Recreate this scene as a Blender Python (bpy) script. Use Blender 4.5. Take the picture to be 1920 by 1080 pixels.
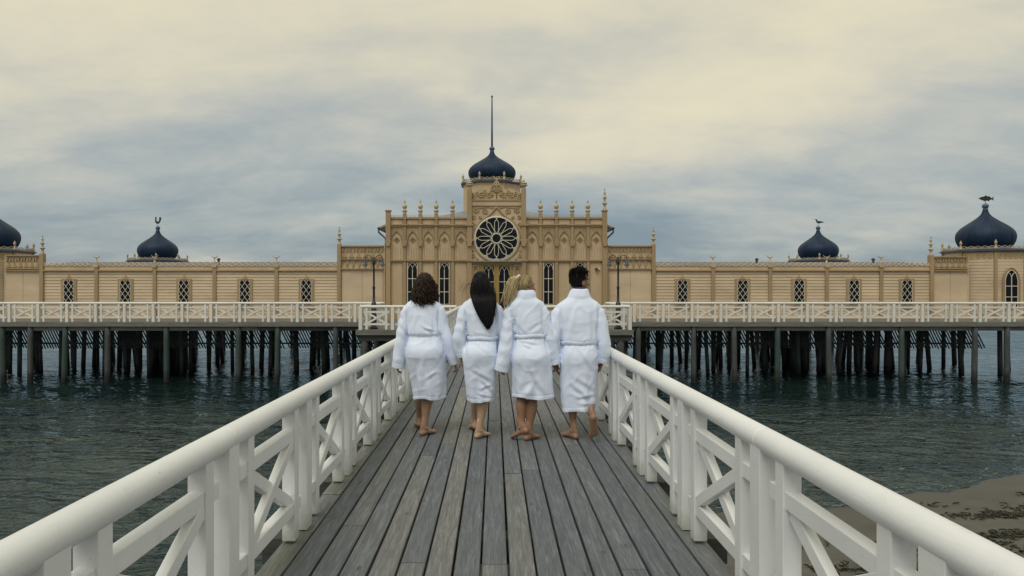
import bpy, math, random
import numpy as np
from mathutils import Vector, Matrix, noise
random.seed(7); rng = np.random.default_rng(7)
R = math.radians; PI = math.pi
for o in list(bpy.data.objects): bpy.data.objects.remove(o)
SC = bpy.context.scene; COL = SC.collection

# ------------------------------------------------------------------ camera
CAM_H = 1.55; F = 1300.0; VX, VY = 927.5, 539.0
cam = bpy.data.cameras.new('camera'); camo = bpy.data.objects.new('camera', cam); COL.objects.link(camo)
camo.location = (0, 0, CAM_H); camo.rotation_euler = (R(90), 0, 0)
cam.sensor_width = 36; cam.lens = F/1920*36; cam.shift_x = 32.5/1920; cam.shift_y = -0.5/1920
cam.clip_start = 0.05; cam.clip_end = 9000
SC.camera = camo

# ------------------------------------------------------------------ sky, sun, exposure
SUN_EL, SUN_AZ = R(56), R(205)      # azimuth clockwise from +Y: behind the camera, a little left
world = bpy.data.worlds.new('World'); SC.world = world; world.use_nodes = True
nt = world.node_tree; nt.nodes.clear()
def N(t, **kw):
    n = nt.nodes.new(t)
    for k, v in kw.items(): setattr(n, k, v)
    return n
def L(a, b): nt.links.new(a, b)
def M_(op, a, b=None, c=None):
    n = N('ShaderNodeMath', operation=op)
    for i, v in enumerate((a, b, c)):
        if v is None: continue
        if isinstance(v, (int, float)): n.inputs[i].default_value = v
        else: L(v, n.inputs[i])
    return n.outputs[0]
tc = N('ShaderNodeTexCoord'); sx = N('ShaderNodeSeparateXYZ'); L(tc.outputs['Generated'], sx.inputs[0])
zc = M_('MAXIMUM', sx.outputs[2], 0.0)
den = M_('ADD', zc, 0.26)
cx = N('ShaderNodeCombineXYZ'); L(M_('DIVIDE', sx.outputs[0], den), cx.inputs[0]); L(M_('DIVIDE', sx.outputs[1], den), cx.inputs[1])
def cloud(scale, detail, rough, dist, off, stretch=(1, 1, 1)):
    mp = N('ShaderNodeMapping'); mp.inputs['Location'].default_value = off; mp.inputs['Scale'].default_value = stretch
    L(cx.outputs[0], mp.inputs[0])
    n = N('ShaderNodeTexNoise'); n.inputs['Scale'].default_value = scale; n.inputs['Detail'].default_value = detail
    n.inputs['Roughness'].default_value = rough; n.inputs['Distortion'].default_value = dist
    L(mp.outputs[0], n.inputs[0]); return n.outputs[0]
c1 = cloud(0.72, 9, 0.52, 0.35, (52.4, 3.7, 5), (0.95, 1.1, 1))
c2 = cloud(2.6, 10, 0.60, 0.25, (3.5, 21.2, 2), (0.85, 1.3, 1))
# thick bright cloud above, thinner blue grey cloud towards the sea horizon
el = M_('MULTIPLY', M_('MINIMUM', zc, 0.36), 1.95)
d1 = M_('MULTIPLY', M_('SUBTRACT', c1, 0.5), 1.5); d2 = M_('MULTIPLY', M_('SUBTRACT', c2, 0.5), 0.7)
fac = M_('ADD', M_('ADD', M_('ADD', el, 0.12), d1), d2)
ramp = N('ShaderNodeValToRGB'); L(fac, ramp.inputs[0])
cr = ramp.color_ramp; cr.interpolation = 'B_SPLINE'
cr.elements[0].position = 0.0; cr.elements[0].color = (0.20, 0.265, 0.315, 1)
cr.elements[1].position = 1.0; cr.elements[1].color = (0.88, 0.80, 0.56, 1)
for p, c in ((0.22, (0.325, 0.385, 0.405, 1)), (0.45, (0.49, 0.51, 0.48, 1)), (0.70, (0.73, 0.68, 0.52, 1))):
    e = cr.elements.new(p); e.color = c
sky = N('ShaderNodeTexSky', sky_type='NISHITA'); sky.sun_disc = False
sky.sun_elevation = SUN_EL; sky.sun_rotation = SUN_AZ; sky.dust_density = 2.0
bg1 = N('ShaderNodeBackground'); L(sky.outputs[0], bg1.inputs[0]); bg1.inputs[1].default_value = 0.11
bg2 = N('ShaderNodeBackground'); L(ramp.outputs[0], bg2.inputs[0]); bg2.inputs[1].default_value = 1.0
mx = N('ShaderNodeMixShader'); mx.inputs[0].default_value = 0.90; L(bg1.outputs[0], mx.inputs[1]); L(bg2.outputs[0], mx.inputs[2])
wo = N('ShaderNodeOutputWorld'); L(mx.outputs[0], wo.inputs[0])
sl = bpy.data.lights.new('sun', 'SUN'); sl.energy = 1.4; sl.angle = R(32); sl.color = (1, 0.98, 0.94)
so = bpy.data.objects.new('sun', sl); COL.objects.link(so)
sd = Vector((math.sin(SUN_AZ)*math.cos(SUN_EL), math.cos(SUN_AZ)*math.cos(SUN_EL), math.sin(SUN_EL)))
so.rotation_euler = (-sd).to_track_quat('-Z', 'Y').to_euler(); so.location = (-4, -12, 14)
SC.view_settings.view_transform = 'Standard'; SC.view_settings.look = 'None'
SC.view_settings.exposure = 0.0; SC.view_settings.gamma = 1.0
SC.cycles.max_bounces = 6; SC.cycles.use_denoising = True

# ------------------------------------------------------------------ materials
class NT:
    def __init__(s, name):
        s.m = bpy.data.materials.new(name); s.m.use_nodes = True; s.t = s.m.node_tree
        s.b = s.t.nodes['Principled BSDF']
    def n(s, t, **kw):
        n = s.t.nodes.new(t)
        for k, v in kw.items(): setattr(n, k, v)
        return n
    def l(s, a, b): s.t.links.new(a, b)
    def noise(s, vec, scale, detail=4, rough=0.55, sc=(1, 1, 1), dist=0.0):
        mp = s.n('ShaderNodeMapping'); mp.inputs['Scale'].default_value = sc; s.l(vec, mp.inputs[0])
        n = s.n('ShaderNodeTexNoise'); n.inputs['Scale'].default_value = scale; n.inputs['Detail'].default_value = detail
        n.inputs['Roughness'].default_value = rough; n.inputs['Distortion'].default_value = dist
        s.l(mp.outputs[0], n.inputs[0]); return n.outputs[0]
    def ramp(s, fac, stops):
        r = s.n('ShaderNodeValToRGB'); s.l(fac, r.inputs[0]); e = r.color_ramp.elements
        e[0].position, e[0].color = stops[0][0], (*stops[0][1], 1)
        e[1].position, e[1].color = stops[-1][0], (*stops[-1][1], 1)
        for p, c in stops[1:-1]:
            k = e.new(p); k.color = (*c, 1)
        return r.outputs[0]
    def mix(s, fac, a, b, mode='MIX'):
        m = s.n('ShaderNodeMix', data_type='RGBA', blend_type=mode)
        for i, v in ((0, fac), (6, a), (7, b)):
            if isinstance(v, (int, float)): m.inputs[i].default_value = v
            elif isinstance(v, tuple): m.inputs[i].default_value = (*v, 1)
            else: s.l(v, m.inputs[i])
        return m.outputs[2]
    def math(s, op, a, b=0.0, clamp=False):
        m = s.n('ShaderNodeMath', operation=op); m.use_clamp = clamp
        for i, v in enumerate((a, b)):
            if isinstance(v, (int, float)): m.inputs[i].default_value = v
            else: s.l(v, m.inputs[i])
        return m.outputs[0]
    def bump(s, h, strength=0.3, dist=0.01):
        b = s.n('ShaderNodeBump'); b.inputs['Strength'].default_value = strength; b.inputs['Distance'].default_value = dist
        s.l(h, b.inputs['Height']); s.l(b.outputs[0], s.b.inputs['Normal'])
    def set(s, **kw):
        for k, v in kw.items(): s.b.inputs[k.replace('_', ' ')].default_value = v
    def pos(s): return s.n('ShaderNodeNewGeometry').outputs['Position']
    def objc(s):
        """object coordinates shifted by the object's random number"""
        t = s.n('ShaderNodeTexCoord'); oi = s.n('ShaderNodeObjectInfo')
        v = s.n('ShaderNodeVectorMath', operation='SCALE'); v.inputs[0].default_value = (37, 91, 53); s.l(oi.outputs['Random'], v.inputs['Scale'])
        a = s.n('ShaderNodeVectorMath', operation='ADD'); s.l(t.outputs['Object'], a.inputs[0]); s.l(v.outputs[0], a.inputs[1])
        return a.outputs[0], oi.outputs['Random']

def paint(name, col, var=0.14, rough=0.55, dirt=(0.2, 0.17, 0.12), dirt_amt=0.25, scale=1.6, bump=0.12, streak=(1, 1, 0.35)):
    m = NT(name); p = m.pos()
    n1 = m.noise(p, scale, 5, 0.6, streak); n2 = m.noise(p, scale*14, 3, 0.6)
    dark = tuple(c*(1-var) for c in col); lite = tuple(min(1, c*(1+var*0.6)) for c in col)
    c = m.ramp(n1, [(0.3, dark), (0.7, lite)])
    n3 = m.noise(p, scale*2.7, 6, 0.7, streak)
    f = m.ramp(n3, [(0.56, (0, 0, 0)), (0.78, (dirt_amt,)*3)])
    c = m.mix(f, c, dirt)
    m.l(c, m.b.inputs['Base Color']); m.set(Roughness=rough); m.bump(n2, bump, 0.006)
    return m.m
MAT = {}
def rail_mat():
    m = NT('white_rail_paint'); p = m.pos(); v, rnd = m.objc()
    n1 = m.noise(p, 1.7, 5, .6); n2 = m.noise(p, 38, 4, .65); n3 = m.noise(p, 9, 7, .75); br = m.noise(v, 30, 3, .6, (.25, 2, 2))
    c = m.ramp(n1, [(.3, (.68, .71, .735)), (.7, (.77, .795, .815))])
    c = m.mix(1.0, c, m.ramp(rnd, [(0, (.93, .93, .92)), (1, (1, 1, 1))]), 'MULTIPLY')
    c = m.mix(m.ramp(n3, [(.60, (0, 0, 0)), (.74, (.42,)*3)]), c, (.42, .40, .34))          # grime
    c = m.mix(m.ramp(n2, [(.715, (0, 0, 0)), (.75, (.8,)*3)]), c, (.20, .185, .16))          # chips and specks
    sp = m.n('ShaderNodeSeparateXYZ'); m.l(p, sp.inputs[0]); lowz = m.ramp(m.math('ADD', sp.outputs[2], m.math('MULTIPLY', n3, .22)), [(.10, (.75,)*3), (.24, (0, 0, 0))])
    c = m.mix(lowz, c, (.30, .32, .22))          # algae and splash dirt at the post feet
    m.l(c, m.b.inputs['Base Color']); m.set(Roughness=.45); m.bump(m.math('ADD', m.math('MULTIPLY', br, .9), m.math('MULTIPLY', n2, .5)), .22, .004); return m.m
MAT['rail'] = rail_mat()
MAT['farrail'] = paint('white_far_rail_paint', (0.68, 0.675, 0.63), 0.10, 0.5, (0.36, 0.33, 0.27), 0.4, 1.2, 0.1)
MAT['wall'] = paint('tan_wall_paint', (0.52, 0.395, 0.25), 0.2, 0.6, (0.26, 0.20, 0.13), 0.55, 0.9, 0.15)
MAT['siding'] = paint('beige_siding_paint', (0.56, 0.44, 0.30), 0.2, 0.6, (0.30, 0.23, 0.15), 0.5, 1.1, 0.15, (0.3, 1, 1))
MAT['trim'] = paint('ochre_trim_paint', (0.345, 0.245, 0.135), 0.14, 0.55, (0.2, 0.14, 0.08), 0.4, 1.3, 0.15)
MAT['carve'] = paint('carved_trim_paint', (0.36, 0.265, 0.14), 0.16, 0.6, (0.18, 0.13, 0.07), 0.5, 3.0, 0.2)
MAT['finial'] = paint('stone_coloured_finial_paint', (0.45, 0.37, 0.25), 0.16, 0.6, (0.2, 0.15, 0.1), 0.5, 3.0, 0.2)
MAT['door'] = paint('ochre_door_paint', (0.33, 0.23, 0.06), 0.12, 0.45, (0.15, 0.1, 0.04), 0.3, 2.0, 0.1)
MAT['muntin'] = paint('cream_muntin_paint', (0.60, 0.56, 0.45), 0.08, 0.5, (0.3, 0.27, 0.2), 0.3, 3.0, 0.05)
MAT['metal'] = paint('black_iron', (0.018, 0.022, 0.03), 0.2, 0.4, (0.05, 0.04, 0.03), 0.3, 4, 0.1)
MAT['lead'] = paint('grey_lead_sheet', (0.20, 0.23, 0.26), 0.2, 0.45, (0.1, 0.1, 0.1), 0.4, 2, 0.1)
MAT['ball'] = paint('blue_painted_ball', (0.05, 0.11, 0.19), 0.2, 0.35, (0.02, 0.03, 0.05), 0.3, 4, 0.05)
MAT['roof'] = paint('blue_grey_sheet_roof', (0.05, 0.065, 0.11), 0.25, 0.5, (0.03, 0.03, 0.04), 0.4, 1.5, 0.1)
MAT['shade'] = paint('dark_blue_lamp_shade', (0.03, 0.045, 0.08), 0.15, 0.35, (0.02, 0.02, 0.03), 0.2, 4, 0.05)
MAT['lampglass'] = paint('frosted_lamp_glass', (0.55, 0.52, 0.42), 0.08, 0.3, (0.3, 0.28, 0.2), 0.2, 4, 0.02)
MAT['red'] = paint('dull_red_plastic', (0.16, 0.02, 0.02), 0.1, 0.4, (0.1, 0.05, 0.05), 0.1, 4, 0.02)

def dome_mat():
    m = NT('slate_blue_dome'); t = m.n('ShaderNodeTexCoord').outputs['Object']
    n = m.noise(t, 2.2, 6, 0.65); n2 = m.noise(t, 26, 3, 0.6, (1, 1, 1.6))
    c = m.ramp(n, [(0.3, (0.004, 0.013, 0.034)), (0.7, (0.010, 0.034, 0.078))])
    c = m.mix(m.ramp(n2, [(0.5, (0, 0, 0)), (0.75, (0.4, 0.4, 0.4))]), c, (0.015, 0.045, 0.09))
    m.l(c, m.b.inputs['Base Color']); m.set(Roughness=0.55, Specular_IOR_Level=0.25); m.bump(n2, 0.35, 0.02); return m.m
MAT['dome'] = dome_mat()
def glass_mat():
    m = NT('dark_window_glass'); n = m.noise(m.pos(), 3.0, 3, 0.5)
    c = m.ramp(n, [(0.3, (0.004, 0.005, 0.008)), (0.7, (0.012, 0.015, 0.022))])
    m.l(c, m.b.inputs['Base Color']); m.set(Roughness=0.12, IOR=1.45, Specular_IOR_Level=0.2); m.bump(n, 0.05, 0.02); return m.m
MAT['glass'] = glass_mat()

def deck_mat():
    m = NT('weathered_deck_wood'); v, rnd = m.objc()
    g1 = m.noise(v, 9, 7, 0.62, (5.0, 0.30, 5.0), 0.6)       # long grain
    g2 = m.noise(v, 34, 4, 0.6, (6.0, 0.22, 6.0), 0.3)
    big = m.noise(m.pos(), 0.9, 4, 0.6)
    c = m.ramp(g1, [(0.25, (0.070, 0.080, 0.094)), (0.5, (0.150, 0.164, 0.178)), (0.75, (0.285, 0.295, 0.295))])
    c = m.mix(m.ramp(g2, [(0.42, (0.6, 0.6, 0.6)), (0.6, (0, 0, 0))]), c, (0.075, 0.078, 0.085))
    warm = m.ramp(rnd, [(0.0, (0.74, 0.80, 0.88)), (0.4, (0.94, 0.98, 1.02)), (0.75, (1.12, 1.11, 1.06)), (1.0, (1.36, 1.30, 1.16))])
    c = m.mix(1.0, c, warm, 'MULTIPLY')
    c = m.mix(m.ramp(big, [(0.4, (0, 0, 0)), (0.7, (0.45, 0.45, 0.45))]), c, (0.11, 0.115, 0.12))
    # knots
    kv = m.n('ShaderNodeTexVoronoi'); kv.inputs['Scale'].default_value = 1.0; mp = m.n('ShaderNodeMapping'); mp.inputs['Scale'].default_value = (7, 2.2, 1)
    m.l(v, mp.inputs[0]); m.l(mp.outputs[0], kv.inputs['Vector'])
    k = m.ramp(kv.outputs['Distance'], [(0.05, (0.75, 0.75, 0.75)), (0.11, (0, 0, 0))])
    c = m.mix(k, c, (0.05, 0.045, 0.042))
    # green algae along the two edges of the walkway
    sp = m.n('ShaderNodeSeparateXYZ'); m.l(m.pos(), sp.inputs[0])
    ax = m.math('ABSOLUTE', sp.outputs[0]); e = m.math('MULTIPLY', m.math('SUBTRACT', ax, 0.86), 2.6, True)
    al = m.math('MULTIPLY', e, m.ramp(m.noise(m.pos(), 3.5, 6, 0.7, (1, 0.6, 1)), [(0.46, (0, 0, 0)), (0.72, (0.6, 0.6, 0.6))]))
    c = m.mix(al, c, (0.095, 0.115, 0.055))
    m.l(c, m.b.inputs['Base Color']); m.set(Roughness=0.72)
    h = m.math('ADD', m.math('MULTIPLY', g1, 0.6), m.math('MULTIPLY', g2, 0.5)); m.bump(h, 0.5, 0.004)
    return m.m
MAT['deck'] = deck_mat()
def timber(name, lo, hi, wet=False):
    m = NT(name); v, rnd = m.objc(); p = m.pos()
    g = m.noise(v, 5, 6, 0.65, (3, 3, 0.35) if wet else (0.3, 3, 3), 0.4)
    c = m.ramp(g, [(0.25, lo), (0.75, hi)])
    if wet:   # pilings: dry grey above, green algae, black weed at the tide line
        sp = m.n('ShaderNodeSeparateXYZ'); m.l(p, sp.inputs[0])
        z = m.math('ADD', sp.outputs[2], m.math('MULTIPLY', m.math('SUBTRACT', m.noise(p, 2.5, 4, 0.6), 0.5), 0.8))
        t = m.ramp(m.math('MULTIPLY', m.math('ADD', z, 3.0), 0.33), [(0.16, (1, 1, 1)), (0.30, (0, 0, 0))])
        ga = m.ramp(m.math('ADD', m.math('MULTIPLY', rnd, 0.6), m.math('MULTIPLY', m.noise(p, 1.3, 4), 0.5)), [(0.5, (0, 0, 0)), (0.8, (0.75, 0.75, 0.75))])
        c = m.mix(ga, c, (0.022, 0.058, 0.045)); c = m.mix(t, c, (0.008, 0.010, 0.009))
    m.l(c, m.b.inputs['Base Color']); m.set(Roughness=0.8); m.bump(g, 0.5, 0.01); return m.m
MAT['pile'] = timber('weathered_piling', (0.026, 0.030, 0.033), (0.085, 0.092, 0.092), True)
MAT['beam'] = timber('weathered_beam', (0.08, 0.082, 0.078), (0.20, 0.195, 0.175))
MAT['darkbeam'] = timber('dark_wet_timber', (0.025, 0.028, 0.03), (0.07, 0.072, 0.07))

# ------------------------------------------------------------------ mesh helpers
class MB:
    def __init__(s): s.v = []; s.f = []
    def add(s, vs, fs):
        b = len(s.v); s.v += [tuple(map(float, p)) for p in vs]; s.f += [tuple(b+i for i in f) for f in fs]; return s
    def box(s, c, d, rz=0.0, ry=0.0, rx=0.0):
        m = Matrix.Rotation(rz, 3, 'Z') @ Matrix.Rotation(ry, 3, 'Y') @ Matrix.Rotation(rx, 3, 'X'); c = Vector(c)
        vs = [c + m @ Vector((sx_*d[0]/2, sy_*d[1]/2, sz_*d[2]/2)) for sz_ in (-1, 1) for sy_ in (-1, 1) for sx_ in (-1, 1)]
        return s.add(vs, [(0, 2, 3, 1), (4, 5, 7, 6), (0, 1, 5, 4), (2, 6, 7, 3), (0, 4, 6, 2), (1, 3, 7, 5)])
    def bb(s, x0, x1, y0, y1, z0, z1): return s.box(((x0+x1)/2, (y0+y1)/2, (z0+z1)/2), (x1-x0, y1-y0, z1-z0))
    def bar(s, p0, p1, w, t):      # bar in a vertical x-z plane, w wide in the plane, t thick along y
        p0, p1 = Vector(p0), Vector(p1); d = p1-p0
        return s.box((p0+p1)/2, (d.length, t, w), ry=-math.atan2(d.z, d.x))
    def prism(s, poly, y0, y1):    # polygon in x-z, extruded along y
        n = len(poly); vs = [(x, y0, z) for x, z in poly]+[(x, y1, z) for x, z in poly]
        fs = [tuple(range(n)), tuple(range(2*n-1, n-1, -1))]+[(i, i+n, (i+1) % n+n, (i+1) % n) for i in range(n)]
        return s.add(vs, fs)
    def lathe(s, prof, n=24, c=(0, 0, 0), ph=0.0):
        vs = []; fs = []; k = len(prof)
        for r, z in prof:
            for i in range(n):
                a = 2*PI*i/n+ph; vs.append((c[0]+r*math.cos(a), c[1]+r*math.sin(a), c[2]+z))
        for j in range(k-1):
            for i in range(n):
                i2 = (i+1) % n; fs.append((j*n+i, j*n+i2, (j+1)*n+i2, (j+1)*n+i))
        fs.append(tuple(range(n-1, -1, -1))); fs.append(tuple((k-1)*n+i for i in range(n)))
        return s.add(vs, fs)
    def tube(s, path, r, n=6, closed=False):
        P = [Vector(p) for p in path]; k = len(P); vs = []; fs = []
        rr = r if hasattr(r, '__len__') else [r]*k
        up = None
        for i, p in enumerate(P):
            a = P[(i-1) % k] if (closed or i > 0) else p; b = P[(i+1) % k] if (closed or i < k-1) else p
            t = (b-a); t = t.normalized() if t.length > 1e-9 else Vector((0, 0, 1))
            if up is None:
                up = Vector((0, 1, 0)) if abs(t.y) < 0.9 else Vector((1, 0, 0))
            u = (up - t*up.dot(t))
            u = u.normalized() if u.length > 1e-6 else t.orthogonal().normalized()
            w = t.cross(u); up = u
            for j in range(n):
                q = 2*PI*(j+0.5)/n; vs.append(p+(u*math.cos(q)+w*math.sin(q))*rr[i])
        m = k if closed else k-1
        for i in range(m):
            for j in range(n):
                j2 = (j+1) % n; i2 = (i+1) % k; fs.append((i*n+j, i2*n+j, i2*n+j2, i*n+j2))
        if not closed:
            fs.append(tuple(range(n))); fs.append(tuple((k-1)*n+j for j in range(n-1, -1, -1)))
        return s.add(vs, fs)
    def mesh(s, name, smooth=False):
        m = bpy.data.meshes.new(name); m.from_pydata(s.v, [], s.f); m.update()
        bm_fix(m)
        if smooth: m.polygons.foreach_set('use_smooth', [True]*len(m.polygons))
        return m
import bmesh
def bm_fix(m):
    if len(m.polygons) > 60000: return
    b = bmesh.new(); b.from_mesh(m); bmesh.ops.recalc_face_normals(b, faces=b.faces); b.to_mesh(m); b.free()

def ob(name, mesh, mat=None, parent=None, loc=None, rot=None, smooth=False, bevel=0.0, scale=None):
    if isinstance(mesh, MB): mesh = mesh.mesh(name, smooth)
    o = bpy.data.objects.new(name, mesh); COL.objects.link(o)
    if mat is not None and mesh is not None and len(mesh.materials) == 0: mesh.materials.append(MAT[mat] if isinstance(mat, str) else mat)
    if loc is not None: o.location = loc
    if rot is not None: o.rotation_euler = rot
    if scale is not None: o.scale = scale
    if parent is not None: o.parent = parent
    if bevel > 0:
        b = o.modifiers.new('bevel', 'BEVEL'); b.width = bevel; b.segments = 2; b.limit_method = 'ANGLE'
    return o
def smooth_by_angle(o, ang=40):
    o.data.polygons.foreach_set('use_smooth', [True]*len(o.data.polygons))
    o.data.set_sharp_from_angle(angle=R(ang)); return o
def tag(o, label, cat=None, group=None, kind=None):
    o['label'] = label
    if cat: o['category'] = cat
    if group: o['group'] = group
    if kind: o['kind'] = kind
    return o
def thing(name, label, cat, loc=(0, 0, 0), rz=0.0, group=None, kind=None):
    o = bpy.data.objects.new(name, None); COL.objects.link(o); o.location = loc; o.rotation_euler = (0, 0, rz); o.empty_display_size = 0.2
    return tag(o, label, cat, group, kind)
# measured in the photograph, at distance y from the lens
def X(px, y): return (px-VX)/F*y
def Z(py, y): return CAM_H-(py-VY)/F*y

# ------------------------------------------------------------------ water and shore
WATER = -2.70
def shore(x): return 11.75+np.where(x > 0, 0.33*x, 0.47*x)+0.35*np.sin(x*0.55+0.7)+0.15*np.sin(x*1.7)
def axis(dense0, dense1, step, lo, hi, grow=1.09):
    a = list(np.arange(dense0, dense1, step)); s = step
    while a[-1] < hi: s *= grow; a.append(a[-1]+s)
    s = step; b = [dense0]
    while b[-1] > lo: s *= grow; b.append(b[-1]-s)
    return np.array(b[:0:-1]+a)
def grid_obj(name, xs, ys, zf, mat):
    XX, YY = np.meshgrid(xs, ys); ZZ = zf(XX, YY); nx, ny = len(xs), len(ys)
    v = np.stack([XX, YY, ZZ], -1).reshape(-1, 3)
    i = np.arange(nx*ny).reshape(ny, nx)
    f = np.stack([i[:-1, :-1], i[:-1, 1:], i[1:, 1:], i[1:, :-1]], -1).reshape(-1, 4)
    m = bpy.data.meshes.new(name); m.vertices.add(len(v)); m.vertices.foreach_set('co', v.ravel())
    m.loops.add(f.size); m.loops.foreach_set('vertex_index', f.ravel()); m.polygons.add(len(f))
    m.polygons.foreach_set('loop_start', np.arange(0, f.size, 4)); m.polygons.foreach_set('loop_total', np.full(len(f), 4))
    m.polygons.foreach_set('use_smooth', np.ones(len(f), bool)); m.update(calc_edges=True)
    return ob(name, m, mat)
waves = []
for k in range(46):
    lam = 0.34*(1.055**k); th = R(-100)+rng.normal(0, 0.40)
    waves.append((2*PI/lam*math.cos(th), 2*PI/lam*math.sin(th), 0.0060*lam**0.62*(0.6+rng.random()*0.8), rng.random()*7, lam))
def water_z(x, y):
    z = np.zeros_like(x); d = np.hypot(x, y)
    for kx, ky, a, ph, lam in waves:
        fade = np.clip(1.6-d/(lam*110), 0, 1)
        z += fade*a*np.sin(kx*x+ky*y+ph+0.6*np.sin(0.35*x+0.21*y+ph))
    patch = 0.65+0.5*np.sin(0.31*x+1.0+0.8*np.sin(0.2*y))*np.sin(0.27*y+0.4*np.sin(0.3*x))
    near = np.clip((y-shore(x))/2.2, 0.12, 1)
    return WATER+z*0.55*near*np.clip(patch, 0.35, 1.2)
def water_mat():
    m = NT('sea_water'); p = m.pos()
    wv = m.n('ShaderNodeVectorMath', operation='ADD'); nz = m.n('ShaderNodeTexNoise'); nz.inputs['Scale'].default_value = 0.5; nz.inputs['Detail'].default_value = 2
    sc = m.n('ShaderNodeVectorMath', operation='SCALE'); sc.inputs['Scale'].default_value = 1.2; m.l(p, nz.inputs[0]); m.l(nz.outputs['Color'], sc.inputs[0]); m.l(p, wv.inputs[0]); m.l(sc.outputs[0], wv.inputs[1])
    n = m.noise(wv.outputs[0], 4.8, 2.5, 0.55, (0.62, 1.25, 1), 0.3); nb = m.noise(wv.outputs[0], 1.3, 2, 0.5, (0.5, 1.2, 1), 0.3)
    n2 = m.noise(p, 0.35, 3, 0.5)
    c = m.ramp(n2, [(0.35, (0.004, 0.012, 0.013)), (0.65, (0.010, 0.021, 0.018))])
    m.l(c, m.b.inputs['Base Color']); m.set(Roughness=0.5, Specular_IOR_Level=0.0)
    gl = m.n('ShaderNodeBsdfGlossy'); gl.inputs['Color'].default_value = (0.70, 0.83, 0.93, 1); gl.inputs['Roughness'].default_value = 0.05
    fr = m.n('ShaderNodeFresnel'); fr.inputs['IOR'].default_value = 1.33; mxs = m.n('ShaderNodeMixShader'); outn = m.t.nodes['Material Output']
    m.l(fr.outputs[0], mxs.inputs[0]); m.l(m.b.outputs[0], mxs.inputs[1]); m.l(gl.outputs[0], mxs.inputs[2]); m.l(mxs.outputs[0], outn.inputs['Surface'])
    calm = m.ramp(m.noise(p, 0.22, 3, 0.5, (0.6, 1.2, 1)), [(0.36, (0.45,)*3), (0.62, (1, 1, 1))])
    m.bump(m.math('MULTIPLY', m.math('ADD', n, m.math('MULTIPLY', nb, 1.1)), calm), 1.0, 0.070); bn = m.b.inputs['Normal'].links[0].from_socket; m.l(bn, gl.inputs['Normal']); m.l(bn, fr.inputs['Normal']); return m.m
wxs = axis(-26, 26, 0.085, -4000, 4000); wys = axis(8.0, 34.0, 0.058, -120, 7000)
w = grid_obj('water', wxs, wys, water_z, water_mat())
tag(w, 'dark rippled sea water round the pier pilings', 'water', kind='structure')
def sand_mat():
    m = NT('wet_sand'); p = m.pos(); n = m.noise(p, 1.2, 6, 0.65); n2 = m.noise(p, 30, 5, 0.7)
    c = m.ramp(n, [(0.3, (0.065, 0.064, 0.057)), (0.7, (0.120, 0.116, 0.100))])
    c = m.mix(m.ramp(n2, [(0.5, (0, 0, 0)), (0.8, (0.5, 0.5, 0.5))]), c, (0.05, 0.046, 0.036))
    sp = m.n('ShaderNodeSeparateXYZ'); m.l(p, sp.inputs[0])
    wet = m.ramp(m.math('MULTIPLY', m.math('ADD', sp.outputs[2], 2.72), 4.0), [(0.0, (1, 1, 1)), (0.5, (0, 0, 0))])
    c = m.mix(wet, c, (0.042, 0.042, 0.036)); m.l(c, m.b.inputs['Base Color'])
    m.l(m.ramp(wet, [(0.2, (0.85,)*3), (0.9, (0.3,)*3)]), m.b.inputs['Roughness'])
    m.bump(n2, 0.5, 0.02); return m.m
def sand_z(x, y):
    d = shore(x)-y
    z = WATER+np.where(d > 0, 0.06*d, 0.10*d)-0.012
    z = np.maximum(z, WATER-1.2)
    return np.minimum(z, -0.6)+0.012*np.sin(x*2.1+y*0.7)*np.sin(y*1.6-x*0.4)+0.006*np.sin(x*6.3+2*np.sin(y*3))*np.sin(y*5.1)
sand = grid_obj('sand_beach', axis(-12, 18, 0.14, -300, 300), axis(-4, 22, 0.14, -300, 40), sand_z, sand_mat())
tag(sand, 'wet brown sand beach at the lower right', 'beach', kind='structure')
def weed_mat():
    m = NT('dark_seaweed'); n = m.noise(m.pos(), 9, 4, 0.6)
    m.l(m.ramp(n, [(0.3, (0.006, 0.008, 0.005)), (0.7, (0.030, 0.030, 0.014))]), m.b.inputs['Base Color']); m.set(Roughness=0.45); return m.m
mb = MB()
def weed(x, y, n, sxx, syy):
    for _ in range(n):
        px = x+random.gauss(0, sxx); py = y+random.gauss(0, syy)
        if shore(np.array(px))-py < 0.25: continue
        z0 = float(sand_z(np.array(px), np.array(py)))
        a = random.gauss(0.25, 0.5); ln = random.uniform(0.06, 0.24); pts = []
        for k in range(4):
            pts.append((px+math.cos(a)*ln*k/3, py+math.sin(a)*ln*k/3, z0+0.012+random.random()*0.03)); a += random.uniform(-0.6, 0.6)
        mb.tube(pts, [0.008, 0.014, 0.013, 0.004], 4)
for cx_, cy_, n, s1, s2 in ((9.6, 12.6, 260, 0.9, 0.10), (11.2, 12.9, 320, 0.8, 0.14), (8.6, 11.4, 160, 0.8, 0.10), (10.6, 11.5, 220, 0.9, 0.10), (9.4, 10.6, 240, 1.1, 0.12),
                        (11.6, 10.6, 160, 0.7, 0.15), (7.0, 11.0, 160, 0.7, 0.08), (6.0, 10.0, 200, 0.8, 0.12), (8.2, 13.4, 14, 0.4, 0.05), (5.0, 9.2, 150, 0.9, 0.1), (10.9, 14.0, 14, 0.3, 0.04), (6.6, 8.6, 220, 1.0, 0.25), (9.0, 9.4, 260, 1.2, 0.25)):
    weed(cx_, cy_, n, s1, s2)
o = ob('seaweed', mb, weed_mat()); tag(o, 'dark strands of seaweed washed up on the sand', 'seaweed', kind='stuff')

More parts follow.
